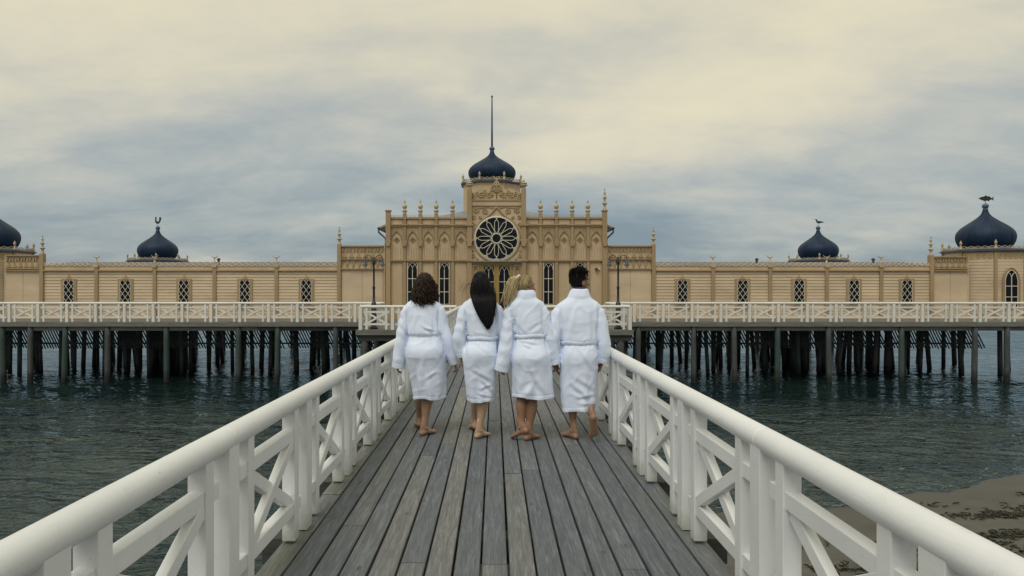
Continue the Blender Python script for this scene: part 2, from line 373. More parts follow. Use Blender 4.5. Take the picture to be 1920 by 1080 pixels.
def foam_mat():
    m = NT('sea_foam'); n = m.noise(m.pos(), 20, 4, .6); m.l(m.ramp(n, [(.3, (.22, .25, .26)), (.7, (.42, .46, .47))]), m.b.inputs['Base Color']); m.set(Roughness=.6); return m.m
mb = MB(); xx = -3.0
while xx < 17:
    xx += random.uniform(.03, .16)
    for row, pr in ((.04, .55), (.30, .15)):
        if random.random() > pr*(.35+.65*(noise.noise(Vector((xx*.8, row*9, 0)))+.5)): continue
        y0 = float(shore(np.array(xx)))+row+random.gauss(0, .03); ln = random.uniform(.05, .22); n_ = 5
        pts = [(xx+ln*k/(n_-1), float(shore(np.array(xx+ln*k/(n_-1))))-float(shore(np.array(xx)))+y0+random.gauss(0, .012), WATER+.010) for k in range(n_)]
        mb.tube(pts, [.004, random.uniform(.003, .009), random.uniform(.003, .010), random.uniform(.003, .008), .002], 5)
for k in range(len(mb.v)):
    x_, y_, z_ = mb.v[k]; mb.v[k] = (x_, y_, WATER+.012+(z_-WATER-.010)*.35)
tag(ob('sea_foam', mb, foam_mat(), smooth=True), 'thin line of pale foam along the edge of the sand', 'foam', kind='stuff')

# ------------------------------------------------------------------ bridge deck
DY0, DY1 = -3.0, 25.35
bd = thing('bridge_deck', 'grey weathered plank walkway leading to the bathhouse', 'walkway', kind='structure')
def plank_mesh(wd, ln, th=0.045, ch=0.005):
    a = wd/2; pr = [(-a, -th), (a, -th), (a, -ch), (a-ch, 0), (-a+ch, 0), (-a, -ch)]
    return MB().prism(pr, -ln/2, ln/2)
seams = [-1.305]+[-1.152+0.1536*k for k in range(16)]+[1.305]
for i in range(17):
    x0, x1 = seams[i]+0.007, seams[i+1]-0.007; y = DY0-random.random()*3
    first = True
    while y < DY1:
        ln = random.choice((3.87, 4.2, 5.16, 3.0)); y2 = min(y+ln, DY1)
        if DY1-y2 < 0.8: y2 = DY1
        if y2 > 0.5:
            ob('plank', plank_mesh(x1-x0, y2-y-0.006), 'deck', bd, ((x0+x1)/2+random.uniform(-.001, .001), (y+y2)/2, random.uniform(-0.0025, 0.0025)))
        y = y2
P = 1.29; Y0 = 4.48
mj = MB().box((0, 0, 0), (2.96, 0.14, 0.16)).mesh('joist')
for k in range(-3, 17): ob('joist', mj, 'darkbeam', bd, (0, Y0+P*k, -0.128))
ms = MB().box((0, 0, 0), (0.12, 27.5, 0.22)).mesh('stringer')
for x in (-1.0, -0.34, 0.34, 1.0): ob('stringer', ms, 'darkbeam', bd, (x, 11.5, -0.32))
mp_ = MB().lathe([(0.16, -4.2), (0.15, -1.0), (0.14, 0.0)], 12).mesh('piling', True)
for k in range(0, 17, 2):
    for x in (-1.1, 1.1): ob('piling', mp_, 'pile', bd, (x, Y0+P*k, -0.32), (random.uniform(-.02, .02), random.uniform(-.02, .02), random.random()*6))

# ------------------------------------------------------------------ railings
HR, HZ = 0.057, 0.85
def rail_meshes(tagname):
    d = {}
    d['post'] = MB().box((0, 0, 0.414), (0.12, 0.100, 0.828)).mesh('post')
    d['thin_post'] = MB().box((0, 0, 0.420), (0.082, 0.080, 0.808)).mesh('thin_post')
    d['cross_rail'] = MB().box((0, 0, 0), (P-0.25, 0.06, 0.075)).mesh('cross_rail')
    h = (P-0.50)/2-0.035
    d['brace'] = MB().bar((-h, 0, -0.185), (h, 0, 0.185), 0.068, 0.044).mesh('brace')
    d['brace_b'] = MB().bar((-h, 0, 0.185), (h, 0, -0.185), 0.068, 0.044).mesh('brace')
    return d
RM = {k: rail_meshes(k) for k in ('rail', 'farrail')}
HRM = {}
def handrail_mesh(ln, n=20):
    key = (round(ln, 3), n)
    if key not in HRM:
        pr = [(HR-0.004, 0), (HR, 0.004), (HR, ln-0.004), (HR-0.004, ln)]
        m = MB().lathe(pr, n); m.v = [(z, x, y) for x, y, z in m.v]; HRM[key] = m.mesh('handrail')
        HRM[key].polygons.foreach_set('use_smooth', [True]*len(HRM[key].polygons)); HRM[key].set_sharp_from_angle(angle=R(40))
    return HRM[key]
def railing(label, p0, p1, nb, mat='rail', s0=0.0, period=P, group=None, bev=0.004, seg=2, ends=(0, 0), name='railing'):
    d = Vector(p1)-Vector(p0); rz = math.atan2(d.y, d.x)
    t = thing(name, label, 'railing', (*p0, 0) if len(p0) == 2 else p0, rz, group)
    m = RM[mat]; k_ = period/P; sc = (k_, 1, 1); bv = bev if mat == 'rail' else 0
    for k in range(nb+1):
        s = s0+k*period
        ob('post', m['post'], mat, t, (s, 0, 0.003), bevel=bv)
        if k == nb: break
        for q in (0.25, P-0.25): ob('thin_post', m['thin_post'], mat, t, (s+q*k_, 0, 0.001), bevel=bv)
        for z in (0.21, 0.66): ob('cross_rail', m['cross_rail'], mat, t, (s+period/2, 0, z), scale=sc, bevel=bv)
        ob('brace', m['brace'], mat, t, (s+period/2, -0.009, 0.435), scale=sc, bevel=bv)
        ob('brace', m['brace_b'], mat, t, (s+period/2, 0.009, 0.435), scale=sc, bevel=bv)
    k = 0
    while k < nb:
        kk = min(seg, nb-k); a = s0+k*period-(ends[0] if k == 0 else 0); b = s0+(k+kk)*period+(ends[1] if k+kk == nb else 0)
        ob('handrail', handrail_mesh(b-a-0.006, 28 if mat == 'rail' else 12), mat, t, (a+0.003, 0, HZ)); k += kk
    return t
RX = 1.245
YS = Y0-3*P
railing('white timber bridge railing on the left of the walkway', (-RX, YS), (-RX, 30), 19, ends=(0, 0.08))
railing('white timber bridge railing on the right of the walkway', (RX, YS), (RX, 30), 19, ends=(0, 0.08))

# ------------------------------------------------------------------ promenade pier
PY = 31.3          # front edge railing of the promenade
pd = thing('promenade_deck', 'grey timber promenade deck on pilings along the bathhouse', 'deck', kind='structure')
ob('deck_slab', MB().bb(-32, 32, PY-0.12, 34.9, -0.10, -0.002), 'beam', pd)
ob('landing_slab', MB().bb(-5.05, 5.05, 25.38, PY-0.125, -0.10, -0.004), 'beam', pd)
x = -32.0
while x < 32:
    ln = random.uniform(4.5, 6.5); x2 = min(32, x+ln)
    if x2 < -5.1 or x > 5.1 or True:
        ob('fascia_board', MB().box((0, 0, 0), (x2-x-0.008, 0.05, 0.19)), 'beam', pd, ((x+x2)/2, PY-0.148, -0.098))
        ob('edge_beam', MB().box((0, 0, 0), (x2-x-0.012, 0.22, 0.17)), 'darkbeam' if random.random() < .25 else 'beam', pd, ((x+x2)/2, PY+0.10, -0.30))
    x = x2
for x0, x1 in ((-5.08, -1.4), (1.4, 5.08)):
    ob('fascia_board', MB().bb(x0, x1, 25.33, 25.378, -0.18, -0.006), 'beam', pd)
    ob('edge_beam', MB().bb(x0+.05, x1-.05, 25.45, 25.65, -0.40, -0.12), 'darkbeam', pd)
for sx_ in (-1, 1): ob('fascia_board', MB().bb(sx_*5.07-.022, sx_*5.07+.022, 25.40, PY-.18, -0.18, -0.007), 'beam', pd)
for y in (27.0, 29.0, 32.6, 34.0): ob('floor_beam', MB().bb(-5 if y < 31 else -31, 5 if y < 31 else 31, y-.1, y+.1, -.40, -.12), 'darkbeam', pd)
mpile = MB().lathe([(0.165, -5.0), (0.155, -2.4), (0.15, -0.6), (0.145, 0.0)], 12)
for i, v in enumerate(mpile.v):
    q = noise.noise(Vector(v)*1.7)*0.02; mpile.v[i] = (v[0]*(1+q*3), v[1]*(1+q*3), v[2])
mpile = mpile.mesh('piling', True)
def pile(x, y, top=-0.12, s=1.0, lean=0.02, par=pd):
    ob('piling', mpile, 'pile', par, (x, y, top), (random.gauss(0, lean), random.gauss(0, lean), random.random()*6.28), scale=(s, s, 1))
for px in (4, 57, 123, 202, 312, 447, 521, 629, 1197, 1300, 1376, 1458, 1553, 1690, 1828, 1888): pile(X(px, PY-.02), PY-.02, -0.17, 0.80, 0.012)
for x in (-28, -25.5, 25.2, 28): pile(x, PY-.02, -.17)
for y in (25.6, 28.2, 30.4):
    for x in (-4.6, -2.6, 2.6, 4.6): pile(x+random.uniform(-.2, .2), y)

def far_railing(label, a, b, n, group='white railings along the promenade', flip=False):
    per = (Vector(b)-Vector(a)).length/n
    return railing(label, a, b, n, 'farrail', 0, per, group, name='railing')
far_railing('white cross-braced railing along the promenade left of the landing', (-31.0, PY), (-5.0, PY), 20)
far_railing('white cross-braced railing along the promenade right of the landing', (5.0, PY), (31.0, PY), 20)
far_railing('white railing on the left landing front, beside the left bridge railing', (-4.93, 25.48), (-1.40, 25.48), 3)
far_railing('white railing on the right landing front, beside the right bridge railing', (1.40, 25.48), (4.97, 25.48), 3)
far_railing('white railing running back along the left side of the landing', (-4.96, 25.75), (-4.96, PY-.25), 4)
far_railing('white railing running back along the right side of the landing', (4.99, 25.75), (4.99, PY-.25), 4)

# ------------------------------------------------------------------ lamp posts
def lamp_post(x, y, label):
    t = thing('lamp_post', label, 'street lamp', (x, y, 0), 0, 'double-armed lamp posts on the landing')
    H = Z(482, y)
    smooth_by_angle(ob('pole', MB().lathe([(0.15, 0.0), (0.15, 0.06), (0.10, 0.10), (0.10, 0.95), (0.075, 1.0), (0.05, 1.04), (0.042, 1.5), (0.058, 1.53), (0.058, 1.57), (0.038, 1.62), (0.034, H-.28), (0.05, H-.26), (0.05, H-.10), (0.03, H-.06), (0.036, H-.02), (0.005, H+.03)], 16), 'metal', t))
    for s in (-1, 1):
        r = 0.125; x0 = s*0.075
        pts = [(x0*.4, 0, H-.26), (x0, 0, H-.26)]+[(x0+s*(r-r*math.cos(a)), 0, H-.04+r*0.95*math.sin(a)) for a in np.linspace(0, PI, 12)]+[(x0+s*2*r, 0, H-.12)]
        ob('arm', MB().tube(pts, 0.014, 6), 'metal', t, smooth=True)
        c = (x0+s*2*r, 0, H-.12)
        sh = ob('lamp_shade', MB().lathe([(0.015, 0.03), (0.035, 0.0), (0.045, -0.09), (0.065, -0.13), (0.11, -0.17), (0.118, -0.185), (0.10, -0.178), (0.05, -0.14)], 20), 'shade', t, c, smooth=True)
        ob('globe', MB().lathe([(0.01, -.27), (0.045, -.255), (0.06, -.22), (0.058, -.19), (0.03, -.16)], 14), 'lampglass', sh, (0, 0, 0), smooth=True)
    return t
lamp_post(X(701, 26.1), 26.1, 'black double-armed lamp post left of the walkway, near the left landing corner')
lamp_post(X(1159, 26.1), 26.1, 'black double-armed lamp post right of the walkway, near the right landing corner')

# ------------------------------------------------------------------ bathhouse: shared pieces
def lathe_mesh(name, prof, n=14, ang=45):
    m = MB().lathe(prof, n).mesh(name); m.polygons.foreach_set('use_smooth', [True]*len(m.polygons)); m.set_sharp_from_angle(angle=R(ang)); return m
FIN_S = lathe_mesh('finial', [(0.075, 0), (0.10, 0.03), (0.10, 0.08), (0.075, 0.11), (0.12, 0.15), (0.125, 0.20), (0.08, 0.25), (0.06, 0.28), (0.10, 0.33), (0.125, 0.39), (0.115, 0.45), (0.07, 0.50), (0.035, 0.54), (0.03, 0.62), (0.05, 0.66), (0.02, 0.70), (0.004, 0.80)])
FIN_T = lathe_mesh('finial', [(0.10, 0), (0.10, 0.05), (0.075, 0.10), (0.06, 0.22), (0.085, 0.28), (0.13, 0.32), (0.13, 0.35), (0.06, 0.40), (0.05, 0.52), (0.075, 0.58), (0.11, 0.62), (0.05, 0.68), (0.04, 0.80), (0.065, 0.86), (0.03, 0.91), (0.02, 1.0), (0.035, 1.03), (0.004, 1.10)])
FIN_M = lathe_mesh('finial', [(0.06, 0), (0.07, 0.04), (0.045, 0.08), (0.035, 0.24), (0.06, 0.27), (0.055, 0.33), (0.02, 0.38), (0.004, 0.45)], 10)
def crescent_mesh():
    m = MB().lathe([(0.075, 0), (0.085, 0.06), (0.06, 0.10), (0.035, 0.14), (0.022, 0.18), (0.022, 0.24), (0.04, 0.26), (0.04, 0.29), (0.012, 0.31)], 10)
    a = np.linspace(-1.25, 1.25, 15); r = 0.19
    m.tube([(r*math.sin(q), 0, 0.30+r*(1-math.cos(q))+0.01) for q in a], [0.006+0.026*math.cos(q/1.25*PI/2) for q in a], 6)
    return m.mesh('crescent_finial', True)
CRES = crescent_mesh()
def wave_mesh(ln, n, h, r=0.012):
    """scalloped cresting along x: a row of small arcs with a zigzag under them"""
    m = MB(); st = ln/n
    for k in range(n):
        x0 = k*st
        m.tube([(x0+st*t, 0, h*math.sin(PI*t)**0.8+0.015) for t in np.linspace(0, 1, 8)], r, 4)
        m.tube([(x0, 0, h*0.75), (x0+st/2, -0.004, 0.02), (x0+st, 0, h*0.75)], r*0.8, 4)
    m.box((ln/2, 0, 0.0), (ln, 0.03, 0.022)); return m.mesh('cresting')
def spiral(m, cx, cz, r0, r1, a0, turns, y, rad, n=26):
    pts = []
    for t in np.linspace(0, 1, n):
        r = r0+(r1-r0)*t; a = a0+turns*2*PI*t; pts.append((cx+r*math.cos(a), y, cz+r*math.sin(a)))
    m.tube(pts, [rad*(0.45+0.55*(1-abs(2*t-1))) for t in np.linspace(0, 1, n)], 5)
def arch_pts(w, h, base, n=8, top=None):
    """pointed arch of half width w springing at z=base, rising h; from left spring to tip to right spring"""
    left = [(-w*math.cos(t)**0.9 if t < PI/2 else 0.0, base+h*math.sin(t)**1.0*0.92+0.08*h*(t/(PI/2))**3) for t in np.linspace(0, PI/2*0.999, n)]
    left = [(x, z) for x, z in left]; left[-1] = (0.0, base+h)
    return left+[(-x, z) for x, z in left[-2::-1]]
def dome_profile(r, h):
    # onion: narrow foot, wide belly, drawn in to a slim neck
    return [(r*.86, 0), (r*.93, .07*h), (r*.98, .16*h), (r, .25*h), (r*.985, .34*h), (r*.93, .42*h), (r*.83, .50*h), (r*.685, .58*h), (r*.52, .66*h), (r*.37, .735*h), (r*.245, .805*h), (r*.155, .875*h), (r*.105, .94*h), (r*.088, 1.0*h)]
def lancet_window(par, cx, y, z0, z1, w, mat_frame='trim', transoms=(), frame=0.09):
    """window with white glazing bars and interlaced pointed heads; y = wall face"""
    win = ob('window', MB().bb(cx-w/2-frame, cx+w/2+frame, y-0.05, y+0.01, z0-frame, z1+frame*.6), mat_frame, par)
    ob('pane', MB().bb(cx-w/2, cx+w/2, y-0.060, y-0.052, z0, z1), 'glass', win)
    m = MB(); t = 0.032; yy = y-0.068
    m.bb(cx-w/2, cx-w/2+t, yy-.012, yy+.012, z0, z1); m.bb(cx+w/2-t, cx+w/2, yy-.012, yy+.012, z0, z1)
    m.bb(cx-t/2, cx+t/2, yy-.010, yy+.010, z0, z1-w*0.62)
    for z in transoms: m.bb(cx-w/2, cx+w/2, yy-.008, yy+.008, z-t/2, z+t/2)
    zb = z1-w*0.95
    for s in (-1, 1):   # intersecting arcs
        m.tube([(cx+s*(w/2-0.01)-s*(w*0.5)*(1-math.cos(q)), yy, zb+(w*0.95)*math.sin(q)) for q in np.linspace(0, PI/2*.98, 9)], 0.014, 4)
        m.tube([(cx+s*(w/2-.01)*(1-math.cos(q))*1.0, yy-.004, z1-w*0.62+w*0.55*math.sin(q)) for q in np.linspace(0, PI/2*.98, 8)], 0.013, 4)
    ob('glazing_bar', m, 'muntin', win)
    return win

# ------------------------------------------------------------------ entrance pavilion
FY = 34.30
def fx(px): return X(px, FY)
def fz(py): return Z(py, FY)
PCX = (fx(724)+fx(1137))/2
pav = thing('entrance_pavilion', 'tan timber entrance pavilion with rose window and blue onion dome', 'building', (PCX, FY, 0))
pav_items = []
def pob(name, mb, mat, par=None, **kw):
    """part of the pavilion: geometry is given in world coordinates"""
    o = ob(name, mb, mat, None, **kw); o.parent = par or pav
    if par is None: o.matrix_parent_inverse = Matrix.Translation((-PCX, -FY, 0))
    return o
XL, XR = fx(724), fx(1137)
pob('wall', MB().bb(XL, XR, FY, 42.2, -0.09, fz(409.5)), 'wall')
# pyramid roof with side eaves
zr = fz(421)
m = MB(); ex0, ex1 = fx(708), fx(1152)
m.add([(ex0, FY+.5, zr-.06), (ex1, FY+.5, zr-.06), (ex1, 43, zr-.06), (ex0, 43, zr-.06), (-1.4, 37.3, zr+1.05), (1.4, 37.3, zr+1.05), (1.4, 39.6, zr+1.05), (-1.4, 39.6, zr+1.05),
       (ex0, FY+.5, zr-.16), (ex1, FY+.5, zr-.16), (ex1, 43, zr-.16), (ex0, 43, zr-.16)],
      [(0, 1, 5, 4), (1, 2, 6, 5), (2, 3, 7, 6), (3, 0, 4, 7), (4, 5, 6, 7), (0, 8, 9, 1), (1, 9, 10, 2), (2, 10, 11, 3), (3, 11, 8, 0), (8, 11, 10, 9)])
roof = pob('roof', m, 'lead')
for s, xe, xw in ((-1, ex0, XL), (1, ex1, XR)):
    # open eave: sloping soffit board, gutter and downpipe
    pob('eave_board', MB().add([(xw, FY+.42, fz(417)), (xe, FY+.42, fz(424)), (xe, FY+.42, fz(427)), (xw, FY+.42, fz(421)), (xw, FY+.49, fz(417)), (xe, FY+.49, fz(424)), (xe, FY+.49, fz(427)), (xw, FY+.49, fz(421))],
        [(0, 1, 2, 3), (4, 7, 6, 5), (0, 4, 5, 1), (1, 5, 6, 2), (2, 6, 7, 3), (3, 7, 4, 0)]), 'trim')
    pob('gutter', MB().tube([(xe+s*.03, FY+.42, fz(426)), (xe+s*.03, 42.6, fz(426))], 0.06, 8), 'metal', smooth=True)
    pob('downpipe', MB().tube([(xe+s*.03, FY+.44, fz(427)), (xe+s*.01, FY+.42, fz(434)), (xw+s*.10, FY+.36, fz(445)), (xw+s*.07, FY+.3, fz(448)), (xw+s*.07, FY+.3, .0)], 0.045, 8), 'metal', smooth=True)
GX0, GX1 = fx(880), fx(982)
left_p = [759, 788.4, 818, 848.6]; right_p = [1013.3, 1043, 1072.5, 1102]
bays = [(728.5, 759), (759, 788.4), (788.4, 818), (818, 848.6), (848.6, 880), (982, 1013.3), (1013.3, 1043), (1043, 1072.5), (1072.5, 1102), (1102, 1133)]
# horizontal mouldings
for x0, x1 in ((724, 876), (986, 1137)):
    a, b = fx(x0), fx(x1)
    pob('parapet_rail', MB().bb(a, b, FY-.10, FY+.06, fz(410), fz(407.3)), 'trim')
    pob('cornice', MB().bb(a-.02, b+.02, FY-.17, FY-.001, fz(423), fz(421)), 'trim').modifiers.new('b', 'BEVEL').width = .015
    pob('cornice', MB().bb(a, b, FY-.08, FY-.001, fz(425.5), fz(423.1)), 'wall')
    pob('string_course', MB().bb(a, b, FY-.15, FY-.001, fz(489), fz(486.8)), 'trim')
    pob('string_course', MB().bb(a, b, FY-.07, FY-.001, fz(491), fz(489.1)), 'wall')
    pob('plinth', MB().bb(a, b, FY-.09, FY-.001, 0.0, .28), 'trim')
mb_pil = MB().bb(-.07, .07, -.11, -.002, 0.0, fz(407)).mesh('pilaster')
mb_cap = MB().prism([(-.075, 0), (.075, 0), (.13, .20), (.15, .24), (.15, .29), (-.15, .29), (-.15, .24), (-.13, .20)], -.19, -.003).mesh('capital')
for px in left_p+right_p:
    o = pob('pilaster', mb_pil, 'trim', loc=(fx(px), FY, 0)); pob('capital', mb_cap, 'trim', loc=(fx(px), FY, fz(461.5)))
    pob('finial_base', MB().bb(fx(px)-.085, fx(px)+.085, FY-.13, FY+.07, fz(411), fz(402)), 'trim')
    pob('finial', FIN_S, 'finial', loc=(fx(px), FY-.03, fz(402.2)))
for px, fin in ((728.5, False), (1133.2, True)):
    pob('corner_pillar', MB().bb(fx(px)-.115, fx(px)+.115, FY-.19, FY+.04, 0, fz(396)), 'trim'); pob('capital', mb_cap, 'trim', loc=(fx(px), FY-.08, fz(461.5)))
    pob('pillar_cap', MB().bb(fx(px)-.15, fx(px)+.15, FY-.225, FY+.075, fz(396.2), fz(394)), 'trim')
    if fin: pob('finial', FIN_T, 'finial', loc=(fx(px), FY-.08, fz(394)))
for i, (a, b) in enumerate(bays):
    x0, x1 = fx(a)+.08, fx(b)-.08; c = (x0+x1)/2; hw = (x1-x0)/2
    pob('cresting', wave_mesh(x1-x0, 3, .10), 'finial', loc=(x0, FY-.02, fz(407)))
    pob('parapet_panel', MB().bb(x0+.03, x1-.03, FY-.03, FY-.001, fz(420), fz(411)), 'wall')
    # carved spandrel with pointed opening
    zt, zb = fz(426), fz(450.5); w8 = hw*.74; h8 = fz(432.5)-fz(449); b8 = fz(449); ap = [(-w8, b8), (-w8, b8+.30*h8), (-w8*.86, b8+.50*h8), (-w8*.50, b8+.74*h8), (0.0, b8+h8), (w8*.50, b8+.74*h8), (w8*.86, b8+.50*h8), (w8, b8+.30*h8), (w8, b8)]; poly = [(-hw, zb), (-hw, zt), (hw, zt), (hw, zb)]
    mm = MB(); L_ = [p for p in ap if p[0] <= 1e-6]; 
    mm.prism([(-hw+c, zt)]+[(c, zt)]+[(c+x, z) for x, z in L_[::-1]]+[(c-hw, zb)], FY-.055, FY-.001)
    Rr = [p for p in ap if p[0] >= -1e-6]
    mm.prism([(c+.0005, zt), (hw+c, zt), (c+hw, zb)]+[(c+x+.0005, z) for x, z in Rr[::-1]], FY-.055, FY-.001)
    pob('carved_spandrel', mm, 'carve')
    pob('arch_moulding', MB().tube([(c+x*1.0, FY-.06, z) for x, z in ap], 0.022, 5), 'trim')
    q = MB()
    for k in range(4):
        a_ = k*PI/2; q.tube([(c+.055*math.cos(a_)+.05*math.cos(t), FY-.02, fz(450)+.02+.055*math.sin(a_)+.05*math.sin(t)) for t in np.linspace(0, 2*PI, 9)[:-1]], 0.016, 4, True)
    d_ = .15; q.tube([(c-d_, FY-.012, fz(450)+.02), (c, FY-.012, fz(450)+.02+d_), (c+d_, FY-.012, fz(450)+.02), (c, FY-.012, fz(450)+.02-d_)], 0.02, 4, True)
    pob('quatrefoil', q, 'trim')
    nbd = 5; st = (x1-x0)/nbd
    for k in range(nbd):
        pob('board', MB().bb(x0+k*st+.008, x0+(k+1)*st-.008, FY-.022-.004*(k % 2), FY-.001, fz(486.5), fz(463)), 'wall')
    if i in (1, 3, 6, 8):
        ww = fx(783.5)-fx(764); lancet_window(pav, c-PCX, 0, fz(576), fz(492.5), ww, transoms=(fz(522), fz(546.7), fz(570)), frame=.05)
    else:
        pob('wall_panel', MB().bb(x0+.05, x1-.05, FY-.025, FY-.001, fz(585), fz(494)), 'wall')
# gable
GY = FY-.16
pob('gable_wall', MB().bb(GX0, GX1, GY, FY+.35, 0, fz(376)), 'wall')
pob('gable_fascia', MB().bb(GX0+.10, GX1-.10, GY-.07, GY+.1, fz(386), fz(377)), 'wall')
pob('gable_rail', MB().bb(GX0+.10, GX1-.10, GY-.11, GY+.12, fz(377.2), fz(375)), 'trim')
for px, s in ((880.5, -1), (981.5, 1)):
    pob('gable_pillar', MB().bb(fx(px)-.12, fx(px)+.12, GY-.14, GY+.14, 0, fz(356)), 'trim')
    pob('gable_pillar', MB().lathe([(.10, 0), (.10, .12), (.13, .16), (.20, .20), (.20, .235), (.12, .26), (.18, .30), (.17, .33), (.07, .36), (.07, .42), (.03, .50)], 12, (fx(px), GY, fz(356))), 'finial')
    for py, h in ((423, .09), (451, .10), (489, .09)): pob('pillar_moulding', MB().bb(fx(px)-.20, fx(px)+.20, GY-.20, GY+.16, fz(py)-.02, fz(py)+h-.04), 'trim')
    pob('capital', mb_cap, 'trim', loc=(fx(px), GY-.05, fz(462)))
# open scroll crest above the gable
m = MB(); cx0 = fx(931); zb = fz(375); yy = GY+.02
for s in (-1, 1):
    for ox, oz, r, tr in ((.34, .22, .17, 1.6), (.74, .22, .19, 1.7), (1.08, .12, .12, 1.5), (.16, .55, .13, 1.3), (.50, .05, .08, 1.2), (.93, .05, .07, 1.2), (.56, .38, .10, 1.3), (.22, .30, .09, 1.3), (.10, .72, .07, 1.1), (.92, .33, .09, 1.2), (1.16, .27, .07, 1.1)):
        spiral(m, cx0+s*ox, zb+oz, .02, r, 0 if s > 0 else PI, s*tr, yy, .046)
    m.tube([(cx0+s*t, yy, zb+.50-.38*t**1.1+.06*math.sin(t*9)) for t in np.linspace(.2, 1.26, 16)], .028, 5)
    m.tube([(cx0, yy, zb+.95), (cx0+s*.10, yy, zb+.80), (cx0+s*.24, yy, zb+.62), (cx0+s*.16, yy, zb+.45), (cx0+s*.03, yy, zb+.35)], .034, 5)
    m.tube([(cx0, yy, zb+.92), (cx0+s*.07, yy, zb+1.02), (cx0+s*.12, yy, zb+1.13), (cx0+s*.16, yy, zb+1.18)], [.03, .035, .03, .01], 5)
m.tube([(cx0, yy, zb), (cx0, yy, zb+1.1)], .03, 5); m.bb(cx0-1.22, cx0+1.22, yy-.02, yy+.02, zb-.02, zb+.05)
pob('scroll_crest', m, 'carve', smooth=True)
half = [(0, 1.0), (.10, .90), (.24, .66), (.30, .56), (.42, .50), (.60, .56), (.80, .55), (.96, .46), (1.06, .38), (1.20, .36), (1.25, .20), (1.25, .03)]
pob('crest_board', MB().prism([(cx0+x_, zb+z_) for x_, z_ in half]+[(cx0-x_, zb+z_) for x_, z_ in half[:0:-1]], yy+.012, yy+.045), 'wall')
# carved scrolls on the gable
m = MB(); rzc = fz(447); rr = 39.5/F*FY; sy = GY-.015
for s in (-1, 1):
    for px_, pz_, r, tr in ((22, 397, .16, 1.7), (38, 396, .15, 1.6), (42, 408, .10, 1.4), (30, 408, .08, 1.2), (42, 420, .07, 1.2), (42, 480, .10, 1.3), (36, 485, .06, 1.2), (44, 470, .05, 1.2)):
        spiral(m, cx0+s*px_/F*FY, fz(pz_), .015, r, 0 if s > 0 else PI, s*tr, sy, .036)
    m.tube([(cx0+s*.12, sy, fz(392)), (cx0+s*.4, sy, fz(389)), (cx0+s*.8, sy, fz(391)), (cx0+s*1.12, sy, fz(390))], .02, 5)
pob('carved_scroll', m, 'carve', smooth=True)
ring = [(cx0+(rr+.10)*math.sin(t), GY-.03, rzc+(rr+.10)*math.cos(t)) for t in np.linspace(R(24), R(336), 60)]
og = [(cx0, GY-.03, fz(387.5)), (cx0+.07, GY-.03, fz(391.5)), (cx0+.22, GY-.03, fz(398.5))]
pob('ogee_moulding', MB().tube(og+ring+[(2*cx0-x, y, z) for x, y, z in og[::-1]], .045, 6, True), 'trim', smooth=True)
# rose window
rose = pob('rose_window', MB().lathe([(rr+.06, -.03), (rr+.06, .04), (rr-.01, .06), (rr-.02, -.03)], 64), 'muntin')
rose.data.transform(Matrix.Rotation(R(90), 4, 'X')); rose.matrix_parent_inverse = Matrix.Translation((-PCX, -FY, 0)); rose.location = (cx0, GY-.02, rzc)
g = MB().lathe([(rr, -.004), (rr, .004)], 48); gm = g.mesh('pane'); gm.transform(Matrix.Rotation(R(90), 4, 'X')); ob('pane', gm, 'glass', rose, (0, -.012, 0))
m = MB(); u = FY/F; tr = .017; y_ = -.035
m.tube([(8.7*u*math.cos(t), y_, 8.7*u*math.sin(t)) for t in np.linspace(0, 2*PI, 33)[:-1]], .026, 6, True)
for k in range(12):
    a = k*PI/6; ca, sa = math.cos(a), math.sin(a)
    def pt(r, q): return ((r*ca-q*sa)*u, y_, (r*sa+q*ca)*u)
    for s in (-1, 1):
        m.tube([pt(9.6, s*.5), pt(13.6, s*3.5), pt(29.5, s*3.9), pt(30.2, s*3.0), pt(32.2, s*2.8), pt(34.2, s*.3)], tr, 5)
    m.tube([pt(34, 0), pt(39.4, 0)], tr*1.25, 5)
    m.tube([pt(39.2, -4.2), pt(36.2, 0), pt(39.2, 4.2)], tr*.9, 5)
ob('tracery', m, 'muntin', rose)
# ledge, doors and side brackets
pob('door_ledge', MB().bb(fx(884), fx(978), GY-.30, GY-.002, fz(491), fz(488.8)), 'lead')
pob('door_lintel', MB().bb(fx(885), fx(977), GY-.12, GY-.002, fz(494.5), fz(491.1)), 'trim')
dd = pob('door', MB().bb(fx(901.5), fx(960), GY-.05, GY-.002, 0, fz(494.6)), 'door')
for x0, x1 in ((907, 926), (936, 955)):
    a, b = fx(x0), fx(x1); w_ = b-a; c = (a+b)/2
    ob('pane', MB().bb(a, b, GY-.062, GY-.054, .55, fz(498)), 'glass', dd); dd.children[-1].matrix_parent_inverse = Matrix()
    m = MB(); y2 = GY-.07; m.bb(c-.013, c+.013, y2-.008, y2+.008, .55, fz(510)); m.bb(a, b, y2-.007, y2+.007, fz(528)-.014, fz(528)+.014); m.bb(a, b, y2-.007, y2+.007, fz(548)-.012, fz(548)+.012)
    for s in (-1, 1):
        m.tube([(c+s*(w_/2-.01)*math.cos(q), y2, fz(515)+(fz(499)-fz(515))*math.sin(q)) for q in np.linspace(0, PI/2, 8)], .013, 4)
        m.tube([(c+s*(w_/2-.01)*(1-math.cos(q)), y2-.003, fz(510)+(fz(500)-fz(510))*math.sin(q)) for q in np.linspace(0, PI/2*.98, 7)], .012, 4)
    ob('glazing_bar', m, 'muntin', dd)
    ob('stile', MB().bb(c-w_/2-.07, c-w_/2-.01, GY-.075, GY-.051, .0, fz(495)), 'door', dd); ob('stile', MB().bb(c+w_/2+.01, c+w_/2+.07, GY-.075, GY-.051, .0, fz(495)), 'door', dd)
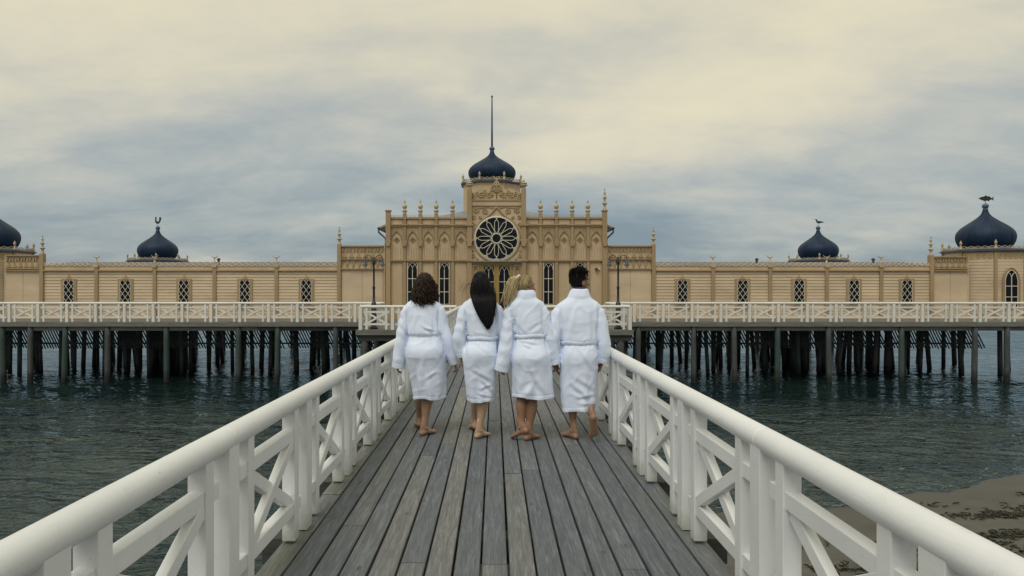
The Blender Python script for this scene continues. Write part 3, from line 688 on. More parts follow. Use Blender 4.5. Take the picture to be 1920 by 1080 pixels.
ob('handle', MB().bb(fx(931)-.06, fx(931)-.03, GY-.13, GY-.06, 1.0, 1.25), 'metal', dd)
for x0, x1 in ((885, 899), (963, 977)):
    a, b = fx(x0), fx(x1)
    m = MB(); m.bb(a, b, GY-.10, GY-.003, fz(500), fz(495.5)); m.bb(a, a+.08, GY-.09, GY-.003, 0, fz(500.2)); m.bb(b-.08, b, GY-.09, GY-.003, 0, fz(500.2))
    for q in (.3, .7):
        m.lathe([(.02, -.11), (.055, -.08), (.055, -.03), (.03, 0)], 8, (a+(b-a)*q, GY-.05, fz(501)))
    m.bb(a+.09, b-.09, GY-.05, GY-.003, .3, fz(508)); pob('door_bracket', m, 'trim')

# ------------------------------------------------------------------ domed towers
def octagon(R_, n=8): return [(R_*math.cos(PI/8+k*PI/4), R_*math.sin(PI/8+k*PI/4)) for k in range(n)]
def dome_top(par, R_, z, rd, hd, origin=(0, 0), ball=True, ball_s=1.0):
    """eave, cresting, pinnacles, onion dome and ball above an octagonal wall of radius R_ ending at z"""
    ox, oy = origin
    ob('eave', MB().lathe([(R_*.98, -.02), (R_*1.09, .02), (R_*1.09, .08), (R_*1.0, .13), (rd*.98, .20), (rd*.86, .24), (rd*.86, .34)], 8, (ox, oy, z), PI/8), 'roof', par)
    oc = octagon(R_*1.02)
    for k in range(8):
        a = Vector((*oc[k], 0)); b = Vector((*oc[(k+1) % 8], 0)); d = b-a
        ob('cresting', wave_mesh(d.length, 5, .11, .016), 'finial', par, (ox+a.x, oy+a.y, z+.16), (0, 0, math.atan2(d.y, d.x)))
        ob('finial', FIN_M, 'finial', par, (ox+a.x, oy+a.y, z+.13), scale=(1.1, 1.1, 1.05))
    prof = [(r, zz) for r, zz in dome_profile(rd, hd)]
    # densify the profile with a spline so that the belly is smooth
    pr = []
    for i in range(len(prof)-1):
        p0 = prof[max(i-1, 0)]; p1 = prof[i]; p2 = prof[i+1]; p3 = prof[min(i+2, len(prof)-1)]
        for t in (0, .5):
            pr.append(tuple(0.5*((2*p1[j])+(-p0[j]+p2[j])*t+(2*p0[j]-5*p1[j]+4*p2[j]-p3[j])*t*t+(-p0[j]+3*p1[j]-3*p2[j]+p3[j])*t**3) for j in (0, 1)))
    pr.append(prof[-1])
    dm = ob('dome', MB().lathe(pr, 48), 'dome', par, (ox, oy, z+.32), smooth=True)
    for k in range(8):
        a = PI/8+k*PI/4; ob('dome_seam', MB().tube([((r+.004)*math.cos(a), (r+.004)*math.sin(a), zz) for r, zz in pr], .007, 4), 'dome', dm)
    zt = z+.32+hd
    if ball: smooth_by_angle(ob('ball', MB().lathe([(.13*rd/1.5, -.02), (.13*rd/1.5, .10*ball_s), (.10, .12*ball_s), (.15*rd/1.4, .18*ball_s), (.165*rd/1.4, .27*ball_s), (.15*rd/1.4, .36*ball_s), (.09, .43*ball_s), (.03, .46*ball_s), (.012, .50*ball_s)], 18), 'ball', par, (ox, oy, zt)))
    return zt+.50*ball_s
# central tower over the pavilion
TY = 38.5; TX = X(922.5, TY)-PCX; RT = X(975, TY)-X(922.5, TY); RT = RT/math.cos(PI/8)*1.0
zt0, zt1 = zr+.6, Z(340, TY)-.27
tw = ob('tower', MB().lathe([(RT, zt0), (RT, zt1)], 8, (TX, TY-FY, 0), PI/8), 'wall', pav)
zz = dome_top(pav, RT, zt1, (967-878)/2/F*TY, Z(284, TY)-zt1-.32, (TX, TY-FY), True, .62)
ob('spire', MB().lathe([(.055, 0), (.05, 1.2), (.03, Z(179, TY)-zz), (.055, Z(178, TY)-zz), (.055, Z(176, TY)-zz), (.01, Z(175, TY)-zz)], 10), 'ball', pav, (TX, TY-FY, zz-.1), smooth=True)

def weathervane(par, kind, x, y, z):
    m = MB()
    if kind == 'fish':
        m.prism([(-.36, .10), (-.22, .19), (-.05, .22), (.02, .28), (.10, .22), (.20, .23), (.26, .17), (.34, .13), (.44, .22), (.40, .11), (.44, .0), (.34, .07), (.24, .03), (.16, -.04), (.10, .01), (-.02, -.03), (-.10, .0), (-.20, .04)], -.012, .012)
    elif kind == 'gull':
        m.prism([(-.26, .30), (-.17, .34), (-.10, .33), (-.08, .26), (-.02, .20), (.10, .20), (.26, .18), (.44, .10), (.26, .09), (.14, .04), (.0, .04), (-.10, .10), (-.13, .20), (-.15, .28)], -.03, .03)
    else:
        m.prism([(-.20, .42), (-.14, .50), (-.08, .46), (-.10, .36), (-.10, .24), (-.02, .16), (.06, .18), (.10, .30), (.09, .44), (.17, .50), (.24, .42), (.22, .28), (.16, .12), (.06, .02), (-.04, .0), (-.14, .06), (-.20, .18), (-.18, .32)], -.012, .012)
    m.tube([(0, 0, -.2), (0, 0, .08)], .014, 6)
    ob('weathervane', m, 'metal', par, (x, y, z))
def corner_tower(label, x, y, vane=None, detail=True, side=1):
    t = thing('corner_tower', label, 'tower', (x, y, 0), 0, 'domed corner towers of the bathhouse')
    R_ = 1.86; zw = 3.34; ap = R_*math.cos(PI/8)
    ob('wall', MB().lathe([(R_, -.1), (R_, zw)], 8, (0, 0, 0), PI/8), 'siding', t)
    if detail:
        oc = octagon(R_)
        for k in range(8):
            ob('corner_post', MB().box((0, 0, zw/2), (.13, .13, zw-.01), math.atan2(oc[k][1], oc[k][0])), 'trim', t, (oc[k][0], oc[k][1], 0))
        sd_ = 2*R_*math.sin(PI/8)
        bm = MB().prism([(0, 0), (sd_-.15, 0), (sd_-.15, .148), (0, .148)], -.022, -.001); bm.v = [(x_, y_-(.014 if z_ < .05 else 0), z_) for x_, y_, z_ in bm.v]; bm = bm.mesh('siding_board')
        fz_ = MB(); nsc = 5; w0 = (sd_-.15)/nsc
        for k in range(nsc):
            fz_.prism([(k*w0, .34), (k*w0, .12)]+[(k*w0+w0*q, .12-.10*math.sin(PI*q)) for q in (.2, .4, .5, .6, .8)]+[((k+1)*w0-.002, .12), ((k+1)*w0-.002, .34)], -.05, -.002)
            fz_.lathe([(.001, -.02), (.045, 0), (.001, .02)], 6, (k*w0+w0/2, -.05, .2))
        fz_ = fz_.mesh('scalloped_frieze')
        for k in (4, 5, 6):     # faces turned to the walkway
            a = Vector((*oc[k], 0)); b = Vector((*oc[(k+1) % 8], 0)); d = (b-a).normalized(); rz = math.atan2(d.y, d.x); s0 = a+d*.075
            for j in range(19): ob('siding_board', bm, 'siding', t, (s0.x, s0.y, .24+j*.152), (0, 0, rz))
            ob('scalloped_frieze', fz_, 'carve', t, (s0.x, s0.y, zw-.37), (0, 0, rz))
        # pointed window in the front face
        w = .62; z0, z1 = .62, 2.62
        fr = arch_pts(w/2+.13, .78, 1.78, 10); inn = arch_pts(w/2, .62, 1.80, 10)
        win = ob('window', MB().prism([(-w/2-.13, z0-.12)]+fr+[(w/2+.13, z0-.12)], -ap-.075, -ap-.03), 'trim', t)
        ob('arch_moulding', MB().tube([(x_, -ap-.085, z_) for x_, z_ in [(-w/2-.10, z0)]+arch_pts(w/2+.10, .74, 1.78, 10)+[(w/2+.10, z0)]], .03, 5), 'trim', win)
        ob('pane', MB().prism([(-w/2, z0)]+inn+[(w/2, z0)], -ap-.086, -ap-.078), 'glass', win)
        m = MB(); yy = -ap-.095
        m.tube([(x_, yy, z_) for x_, z_ in [(-w/2+.01, z0)]+inn+[(w/2-.01, z0)]], .022, 4); m.bb(-.017, .017, yy-.012, yy+.012, z0, 2.06)
        for z_ in (1.10, 1.63): m.bb(-w/2, w/2, yy-.010, yy+.010, z_-.017, z_+.017)
        for s in (-1, 1): m.tube([(s*(w/2)*.72*(1-math.cos(q)), yy, 2.0+.30*math.sin(q)) for q in np.linspace(0, PI/2, 7)], .016, 4)
        ob('glazing_bar', m, 'muntin', win)
    zz = dome_top(t, R_, zw, 1.315, 1.90, ball_s=.72)
    if vane: weathervane(t, vane, 0, 0, zz+.12)
    return t
corner_tower('blue onion-domed corner tower cut off by the left picture edge', -26.0, 35.75)
corner_tower('large blue onion-domed corner tower with fish weathervane and pointed window', 25.30, 35.75, 'fish')
corner_tower('distant blue onion dome with rooster weathervane behind the left wing', X(296, 48.8), 48.8, 'rooster', False)
corner_tower('distant blue onion dome with seagull weathervane behind the right wing', X(1534, 48.8), 48.8, 'gull', False)

# ------------------------------------------------------------------ wings
WY = 34.50
def wx(px): return X(px, WY)
def wz(py): return Z(py, WY)
def diamond_window(par, c, z0, z1, w):
    f = .115
    win = ob('window', MB().bb(c-w/2-f, c+w/2+f, -.07, -.024, z0-f, z1+f*.7), 'trim', par)
    ob('sill', MB().bb(c-w/2-f-.04, c+w/2+f+.04, -.12, -.03, z0-f-.05, z0-f-.002), 'trim', win)
    m = MB().prism([(c-.15, z1+.062), (c+.15, z1+.062), (c+.11, z1+.12), (c+.05, z1+.14), (c+.04, z1+.20), (c, z1+.27), (c-.04, z1+.20), (c-.05, z1+.14), (c-.11, z1+.12)], -.085, -.03)
    ob('palmette', m, 'carve', win)
    ob('pane', MB().bb(c-w/2, c+w/2, -.082, -.072, z0, z1), 'glass', win)
    m = MB(); n = 2; st = w/n; h = z1-z0; rows = h/(st*1.35); sz = st*1.35
    k = 0
    for s in (-1, 1):   # diagonal lattice bars
        for i in range(-8, 10):
            xa, za = c-w/2, z1-.02+i*sz-sz*.25
            # line running to the right, going down (s=1) or up (s=-1); clip to the pane
            pts = []
            for q in np.linspace(0, 1, 81):
                x_ = c-w/2+w*q; z_ = za-s*(w*q)/st*sz*1.0
                if z0 <= z_ <= z1: pts.append((x_, z_))
            if len(pts) > 4: m.tube([(pts[0][0], -.088-.004*s, pts[0][1]), (pts[-1][0], -.088-.004*s, pts[-1][1])], .014, 4)
    m.bb(c-w/2-.004, c-w/2+.018, -.092, -.076, z0, z1); m.bb(c+w/2-.018, c+w/2+.004, -.092, -.076, z0, z1)
    ob('lattice', m, 'muntin', win)
    return win
def wing(label, pil, wins, inner, outer, vents):
    """pil: pilaster pixels from outer to inner; inner/outer: taller end blocks (x0,x1,ytop)"""
    x0, x1 = min(pil+[inner[0], outer[0]]), max(pil+[inner[1], outer[1]])
    cxx = (wx(x0)+wx(x1))/2
    t = thing('bathhouse_wing', label, 'building', (cxx, WY, 0))
    lx = lambda px: wx(px)-cxx
    ztop = wz(499.5)
    a, b = lx(min(pil)), lx(max(pil))
    ob('wall', MB().bb(lx(x0), lx(x1), 0, 4.2, -.09, ztop), 'wall', t)
    ob('roof', MB().add([(a, -.02, ztop+.005), (b, -.02, ztop+.005), (b, 2.2, ztop+.31), (a, 2.2, ztop+.31), (b, 4.4, ztop+.005), (a, 4.4, ztop+.005)], [(0, 1, 2, 3), (3, 2, 4, 5), (0, 3, 5), (1, 4, 2), (0, 5, 4, 1)]), 'roof', t)
    for vx in vents: ob('roof_vent', MB().lathe([(.06, 0), (.06, .22), (.10, .23), (.10, .27), (.02, .33)], 10), 'roof', t, (lx(vx), 1.2, ztop+.16))
    ps = sorted(pil)
    pm = MB().bb(-.085, .085, -.10, -.002, 0, ztop).mesh('pilaster')
    for px in ps:
        ob('pilaster', pm, 'trim', t, (lx(px), 0, 0))
        if px not in (inner[0], inner[1], outer[0], outer[1]):
            ob('pilaster_cap', MB().prism([(-.10, 0), (.10, 0), (.13, .10), (.09, .20), (-.09, .20), (-.13, .10)], -.14, .02), 'finial', t, (lx(px), 0, ztop-.04))
            ob('crescent_finial', CRES, 'finial', t, (lx(px), -.05, ztop+.14), (0, 0, random.uniform(-.25, .25)))
    for i in range(len(ps)-1):
        xa, xb = lx(ps[i])+.085, lx(ps[i+1])-.085; ln = xb-xa
        ob('cornice', MB().bb(xa, xb, -.13, -.002, wz(508), wz(505.8)), 'trim', t); ob('frieze', MB().bb(xa, xb, -.05, -.002, wz(505.7), ztop-.005), 'wall', t)
        ob('cresting', wave_mesh(ln, 9, .16, .034), 'siding', t, (xa, -.06, ztop+.02))
        nb = 15; h = (wz(508)-.10)/nb
        bm = MB().prism([(0, 0), (ln-.004, 0), (ln-.004, h-.018), (0, h-.018)], -.022, -.001); bm.v = [(x_, y_-(.018 if z_ < .05 and y_ < -.01 else 0), z_) for x_, y_, z_ in bm.v]; bm = bm.mesh('siding_board')
        for j in range(nb): ob('siding_board', bm, 'siding', t, (xa+.002, random.uniform(-.003, 0), .10+j*h))
        diamond_window(t, lx(wins[i]), wz(571), wz(525.5), wx(140.8)-wx(120.8)) if wins[i] else None
    for (p0, p1, ytop, inn) in (inner, outer):
        u0, u1 = lx(p0)+.085, lx(p1)-.085; zt_ = wz(ytop)
        ob('block_wall', MB().bb(lx(p0), lx(p1), .004, .25, 0, zt_-.06), 'wall', t); ob('block_coping', MB().bb(lx(p0)+.08, lx(p1)-.08, -.12, .29, zt_-.06, zt_), 'trim', t)
        hb = wz(485) if inn else wz(503); hc = wz(503.5) if inn else wz(507)
        ob('cornice', MB().bb(u0, u1, -.11, -.002, hb-.035, hb+.02), 'trim', t)
        if inn:
            ob('cornice', MB().bb(u0, u1, -.13, -.002, hc-.035, hc+.02), 'trim', t)
            m = MB(); n = 7; st = (u1-u0)/n
            for k in range(n): m.tube([(u0+st*(k+q), -.02, hc+.06+(hb-hc-.14)*abs(math.sin(PI*q))) for q in np.linspace(0, 1, 7)], .02, 4)
            ob('carved_band', m, 'carve', t)
        else: ob('cornice', MB().bb(u0, u1, -.13, -.002, hc-.035, hc+.015), 'trim', t)
        # carved chevrons and rosettes
        m = MB(); n = 6; st = (u1-u0)/n; z0_, z1_ = hb+.04, zt_-.12; hh = z1_-z0_
        for k in range(n):
            c = u0+st*(k+.5)
            m.prism([(c-st*.40, z0_+.03), (c+st*.40, z0_+.03), (c, z0_+hh*.45)], -.06, -.002)
            m.prism([(c-st*.5+.01, z1_-.03), (c-st*.08, z1_-.03), (c-st*.16, z1_-hh*.26), (c-st*.30, z0_+hh*.55), (c-st*.44, z1_-hh*.26)], -.05, -.002)
            m.prism([(c+st*.08, z1_-.03), (c+st*.5-.01, z1_-.03), (c+st*.44, z1_-hh*.26), (c+st*.30, z0_+hh*.55), (c+st*.16, z1_-hh*.26)], -.05, -.002)
            m.lathe([(.001, -.02), (.035, 0), (.001, .02)], 6, (c, -.05, z1_-hh*.35))
        ob('carved_frieze', m, 'carve', t)
        for q0, q1 in ((u0+.03, (u0+u1)/2-.008), ((u0+u1)/2+.008, u1-.03)): ob('wall_panel', MB().bb(q0, q1, -.03, -.002, .12, hc-.06), 'siding', t)
        fpx = p0 if abs(p0-930) > abs(p1-930) and inn else (p1 if inn else (p0 if abs(p0-930) < abs(p1-930) else p1))
        ob('end_post', MB().bb(lx(fpx)-.09, lx(fpx)+.09, -.13, .12, 0, zt_+.05), 'trim', t); ob('finial', FIN_T, 'finial', t, (lx(fpx), -.01, zt_+.05), scale=(.95, .95, .82 if inn else .86))
    ob('plinth', MB().bb(lx(x0), lx(x1), -.075, -.003, 0, .10), 'trim', t)
    # slanted slat skirt hanging under the floor
    m = MB(); st = .135; k = 0; xx = lx(x0)-.6; zt_, zb_ = -.42, -1.46
    while xx < lx(x1)+.3:
        if random.random() > .02: m.bar((xx, .0, zt_), (xx+.50, .0, zb_+random.uniform(-.03, .03)), .060, .022)
        xx += st
    m.bb(lx(x0)-.3, lx(x1)+.3, .013, .055, zb_+.20, zb_+.28); m.bb(lx(x0)-.3, lx(x1)+.3, .013, .055, zt_-.06, zt_+.04)
    s = ob('slat_skirt', m, 'darkbeam', t); s['kind'] = 'stuff'
    return t
wing('long beige boarded wing with lattice windows left of the entrance', [80, 182, 291, 403, 519, 636.5], [130.5, 236.5, 346, 460, 575], (636.5, 722, 460, True), (8, 80, 477.5, False), (392,))
wing('long beige boarded wing with lattice windows right of the entrance', [1225, 1336, 1443, 1549, 1651, 1745], [1279, 1391.5, 1497, 1600, 1699], (1138, 1225, 460, True), (1745, 1817, 480, False), (1231, 1436, 1662))
# floor of the bathhouse over the water, with its own pilings
fl = thing('bathhouse_floor', 'dark underside and pilings beneath the bathhouse', 'floor', (0, 43, 0), kind='structure')
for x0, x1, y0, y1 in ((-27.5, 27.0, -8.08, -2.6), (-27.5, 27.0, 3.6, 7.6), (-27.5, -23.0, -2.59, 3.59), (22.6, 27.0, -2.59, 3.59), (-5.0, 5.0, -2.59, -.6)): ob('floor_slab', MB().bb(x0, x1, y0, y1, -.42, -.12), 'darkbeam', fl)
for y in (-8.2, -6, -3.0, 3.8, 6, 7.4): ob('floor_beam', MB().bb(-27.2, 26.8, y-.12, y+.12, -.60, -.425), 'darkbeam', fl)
for y in (34.3, 35.4, 36.6, 37.8, 39.0, 40.2, 46.8, 48.4, 50.2):
    xx = -26.8+random.random()
    while xx < 26.5:
        pile(xx, y-43+random.uniform(-.3, .3), -.42, random.uniform(.55, .85), .035, fl); xx += random.uniform(1.2, 3.2)
for x0, x1 in ((-19.4, -16.2), (15.2, 17.4), (19.6, 21.0)):      # dense clusters of old pilings
    for _ in range(int((x1-x0)*8)): pile(random.uniform(x0, x1), random.uniform(-7.5, -2.0), -.42, random.uniform(.6, 1.0), .05, fl)
for k in range(int(12.6/.22)): ob('darkening_board', MB().box((0, 0, 0), (.21, .035, 2.6)), 'darkbeam', fl, (-6.4+.22*k, -1.4, -1.95+random.uniform(-.05, .05)))  # boards added to keep the space behind the landing dark
# wall-mounted camera by the entrance
sc_ = thing('security_camera', 'small red and white security camera on the wall right of the entrance', 'camera', (X(1120, FY), FY-.03, Z(504, FY)))
ob('housing', MB().box((-.06, -.10, .0), (.14, .16, .11)), 'red', sc_, bevel=.01); ob('bracket', MB().box((.06, -.04, .0), (.10, .08, .09)), 'muntin', sc_, bevel=.008)

# ------------------------------------------------------------------ people: materials
def skin_mat(name, col, red):
    m = NT(name); n = m.noise(m.n('ShaderNodeTexCoord').outputs['Object'], 9, 5, 0.6); n2 = m.noise(m.n('ShaderNodeTexCoord').outputs['Object'], 160, 3, 0.6)
    m.l(m.ramp(n, [(0.3, tuple(c*.86 for c in col)), (0.6, col), (0.8, red)]), m.b.inputs['Base Color'])
    m.set(Roughness=0.5, Subsurface_Weight=0.12, Subsurface_Scale=0.01); m.b.inputs['Subsurface Radius'].default_value = (1, .35, .2); m.bump(n2, .15, .002); return m.m
def terry_mat():
    m = NT('white_terry_cloth'); v = m.n('ShaderNodeTexCoord').outputs['Object']; n = m.noise(v, 260, 3, .7); n2 = m.noise(v, 5, 5, .6)
    m.l(m.ramp(n2, [(0.3, (0.70, 0.785, 0.965)), (0.7, (0.755, 0.83, 0.985))]), m.b.inputs['Base Color']); m.set(Roughness=0.95, Sheen_Weight=0.25, Sheen_Roughness=.5, Specular_IOR_Level=.1)
    m.bump(n, .5, .004); return m.m
MAT['terry'] = terry_mat()
def hair_mat(name, lo, hi, rough=.42):
    m = NT(name); v = m.n('ShaderNodeTexCoord').outputs['Object']; n = m.noise(v, 60, 4, .6, (1, 1, .15))
    m.l(m.ramp(n, [(0.3, lo), (0.7, hi)]), m.b.inputs['Base Color']); m.set(Roughness=rough, Specular_IOR_Level=.16); return m.m
MAT['hair_brown'] = hair_mat('dark_brown_hair', (.004, .003, .003), (.055, .033, .020))
MAT['hair_black'] = hair_mat('black_hair', (.002, .0022, .003), (.009, .008, .010), .38)
MAT['hair_blonde'] = hair_mat('blonde_hair', (.34, .265, .135), (.66, .56, .34), .5)
MAT['hair_dark_blonde'] = hair_mat('dark_blonde_hair', (.17, .125, .062), (.42, .335, .185), .5)
MAT['hair_short'] = hair_mat('short_black_hair', (.003, .003, .0035), (.012, .010, .010), .5)
MAT['eye'] = paint('eye_white', (.7, .68, .64), .05, .2, (.5, .4, .4), .1, 30, .0)
MAT['scrunchie'] = paint('cream_hair_tie', (.72, .68, .58), .1, .8, (.4, .38, .3), .2, 30, .3)
MAT['collar'] = paint('dark_purple_cloth', (.045, .03, .11), .15, .8, (.02, .02, .04), .2, 30, .2)

# ------------------------------------------------------------------ people: geometry helpers
def cat(p, n):
    """Catmull-Rom resampling of rows of numbers"""
    p = np.array(p, float); out = []
    for i in range(len(p)-1):
        p0, p1, p2, p3 = p[max(i-1, 0)], p[i], p[i+1], p[min(i+2, len(p)-1)]
        for t in np.linspace(0, 1, n, endpoint=False):
            out.append(.5*(2*p1+(p2-p0)*t+(2*p0-5*p1+4*p2-p3)*t*t+(3*p1-p0-3*p2+p3)*t**3))
    out.append(p[-1]); return np.array(out)
def ring_loft(mb, rows, n=28, power=2.0, sub=4):
    """rows (z, cx, cy, rx, ry): horizontal superellipse rings"""
    rows = cat(rows, sub); vs = []; k = len(rows)
    for z, cx_, cy_, rx, ry in rows:
        for i in range(n):
            a = 2*PI*i/n; c, s = math.cos(a), math.sin(a); e = 2/power
            vs.append((cx_+rx*math.copysign(abs(c)**e, c), cy_+ry*math.copysign(abs(s)**e, s), z))
    fs = [(j*n+i, j*n+(i+1) % n, (j+1)*n+(i+1) % n, (j+1)*n+i) for j in range(k-1) for i in range(n)]
    fs += [tuple(range(n-1, -1, -1)), tuple((k-1)*n+i for i in range(n))]
    mb.add(vs, fs)
def limb(mb, rows, n=16, ref=(0, 1, 0), sub=4):
    """rows (x, y, z, ra, rb): tube along a path, rb measured along ref"""
    rows = cat(rows, sub); k = len(rows); P_ = [Vector(r[:3]) for r in rows]; vs = []
    for i in range(k):
        t = (P_[min(i+1, k-1)]-P_[max(i-1, 0)]).normalized(); u = Vector(ref)-t*Vector(ref).dot(t); u.normalize(); w = t.cross(u)
        for j in range(n):
            a = 2*PI*j/n; vs.append(P_[i]+w*math.cos(a)*rows[i][3]+u*math.sin(a)*rows[i][4])
    fs = [(j*n+i, j*n+(i+1) % n, (j+1)*n+(i+1) % n, (j+1)*n+i) for j in range(k-1) for i in range(n)]
    fs += [tuple(range(n-1, -1, -1)), tuple((k-1)*n+i for i in range(n))]
    mb.add(vs, fs)
def blob(mb, c, r, mat=None, n=14):
    """ellipsoid"""
    vs = []; m = mat or Matrix.Identity(3); c = Vector(c)
    for j in range(1, n):
        ph = PI*j/n
        for i in range(2*n):
            a = PI*i/n; vs.append(c+m @ Vector((r[0]*math.sin(ph)*math.cos(a), r[1]*math.sin(ph)*math.sin(a), r[2]*math.cos(ph))))
    N_ = 2*n; fs = [(j*N_+i, (j+1)*N_+i, (j+1)*N_+(i+1) % N_, j*N_+(i+1) % N_) for j in range(n-2) for i in range(N_)]
    b = len(vs); vs += [c+m @ Vector((0, 0, r[2])), c+m @ Vector((0, 0, -r[2]))]
    fs += [(b, i, (i+1) % N_) for i in range(N_)]+[(b+1, (n-2)*N_+(i+1) % N_, (n-2)*N_+i) for i in range(N_)]
    mb.add(vs, fs)
def fuse(mb, name, voxel, smooth=2, fac=.5):
    """one continuous surface out of overlapping closed shapes"""
    m = mb.mesh('tmp'); o = bpy.data.objects.new('tmp', m); COL.objects.link(o)
    r = o.modifiers.new('r', 'REMESH'); r.mode = 'VOXEL'; r.voxel_size = voxel
    if smooth: s = o.modifiers.new('s', 'SMOOTH'); s.factor = fac; s.iterations = smooth
    dg = bpy.context.evaluated_depsgraph_get(); me = bpy.data.meshes.new_from_object(o.evaluated_get(dg)); me.name = name
    bpy.data.objects.remove(o); bpy.data.meshes.remove(m)
    me.materials.clear(); me.polygons.foreach_set('use_smooth', [True]*len(me.polygons)); return me
def foot(mb, ankle, yaw, pitch, right, s=1.0):
    """bare foot: heel, arch, ball and five toes; yaw>0 turns the toes to the right, pitch>0 points them down"""
    M = Matrix.Translation(Vector(ankle)) @ Matrix.Rotation(-yaw, 4, 'Z') @ Matrix.Rotation(-pitch, 4, 'X')
    q = MB(); sg = 1 if right else -1
    limb(q, [(0, -.062, -.048, .012, .012), (0, -.052, -.05, .030, .028), (0, -.02, -.048, .034, .032), (0, .03, -.042, .033, .036), (.004*sg, .075, -.054, .040, .026), (.004*sg, .115, -.062, .046, .018), (.002*sg, .145, -.066, .042, .013)], 14, (0, 0, 1), 3)
    limb(q, [(0, .002, .11, .020, .024), (0, .0, .06, .029, .035), (0, -.006, .01, .032, .041), (0, .0, -.035, .032, .045)], 12, (0, 1, 0), 3)
    blob(q, (0, -.040, -.052), (.031, .034, .030))
    limb(q, [(0, -.020, .10, .010, .010), (0, -.040, .03, .012, .012), (0, -.052, -.03, .016, .014)], 8, (0, 1, 0), 2)
    for s_ in (-1, 1): blob(q, (s_*.032, .004, -.004), (.011, .015, .014))
    for k in range(5):
        x0 = -sg*(.034-.0185*k); ln = (.052, .046, .041, .035, .028)[k]; rad = (.0125, .0095, .009, .0085, .008)[k]; y0 = .140-.010*k-(.0 if k else .004)
        limb(q, [(x0*.9, y0-.02, -.066, rad, rad*.9), (x0, y0+ln*.5, -.064, rad*.95, rad*.85), (x0, y0+ln*.85, -.069, rad, rad*.8), (x0, y0+ln, -.071, rad*.5, rad*.4)], 8, (0, 0, 1), 2)
    mb.add([M @ (Vector(v)*s) for v in q.v], q.f)
def hand(mb, wrist, d, back, right, s=1.0, curl=.55):
    """relaxed hand at the wrist pointing along d; back = direction the back of the hand faces"""
    d = Vector(d).normalized(); b = Vector(back); b = (b-d*b.dot(d)).normalized(); w = d.cross(b)   # w: across the palm
    M = Matrix((w, d, b)).transposed(); q = MB(); th = -1 if right else 1
    limb(q, [(0, -.03, 0, .024, .019), (0, .0, 0, .026, .018), (0, .035, 0, .037, .016), (0, .075, 0, .041, .014), (0, .092, 0, .038, .011)], 12, (0, 0, 1), 3)
    for k in range(4):
        x0 = (.030-.020*k)*th; ln = (.066, .074, .070, .055)[k]; r_ = (.0088, .009, .0086, .0078)[k]; a = 0; p = Vector((x0, .086-.004*abs(k-1), 0)); pts = [(p.x, p.y-.015, 0, r_, r_), (*p, r_, r_)]
        for j, f in enumerate((.44, .32, .24)):
            a += curl*(.7+.5*j); p = p+Vector((x0*.08, math.cos(a), -math.sin(a)))*ln*f; pts.append((*p, r_*(1-.10*(j+1)), r_*(1-.10*(j+1))))
        limb(q, pts, 8, (1, 0, 0), 2)
    limb(q, [(.020*th, .012, -.006, .013, .013), (.040*th, .036, -.014, .0125, .0125), (.050*th, .066, -.022, .0105, .0105), (.048*th, .092, -.030, .0085, .008)], 8, (0, 0, 1), 3)
    mb.add([Vector(wrist)+M @ (Vector(v)*s) for v in q.v], q.f)
def head(mb, c, yaw, s=1.0, male=False):
    """skull, jaw, nose, lips, brow and ears; face towards +y turned by yaw to the right"""
    Rm = Matrix.Rotation(-yaw, 3, 'Z'); q = MB()
    blob(q, (0, -.012, .022), (.074, .093, .094)); blob(q, (0, .010, .0), (.068, .082, .095))
    limb(q, [(0, .012, -.02, .060, .07), (0, .030, -.065, .052, .055), (0, .050, -.098, .034 if not male else .040, .034), (0, .060, -.112, .018, .018)], 14, (0, 1, 0), 3)   # jaw, chin
    limb(q, [(0, .082, .020, .010, .012), (0, .096, -.006, .011, .013), (0, .107, -.026, .014, .015), (0, .098, -.036, .012, .008)], 10, (0, 1, 0), 3)                    # nose
    blob(q, (0, .088, -.058), (.024, .012, .007)); blob(q, (0, .086, -.069), (.021, .012, .007))                                                                    # lips
    for s_ in (-1, 1):
        blob(q, (s_*.030, .076, .030), (.026, .014, .009)); blob(q, (s_*.042, .066, -.022), (.022, .018, .020))
        blob(q, (s_*.076, -.012, -.008), (.010, .020, .032), Matrix.Rotation(s_*R(-22), 3, 'Z'))                                                                    # ears
        blob(q, (s_*.073, -.006, -.034), (.008, .010, .012))
    mb.add([Vector(c)+Rm @ (Vector(v)*s) for v in q.v], q.f)
def eyes(par, c, yaw, s=1.0):
    Rm = Matrix.Rotation(-yaw, 3, 'Z')
    for s_ in (-1, 1):
        q = MB(); blob(q, Vector(c)+Rm @ (Vector((s_*.031, .070, .010))*s), (.0115, .0115, .0115), None, 8); ob('eye', q, 'eye', par, smooth=True)

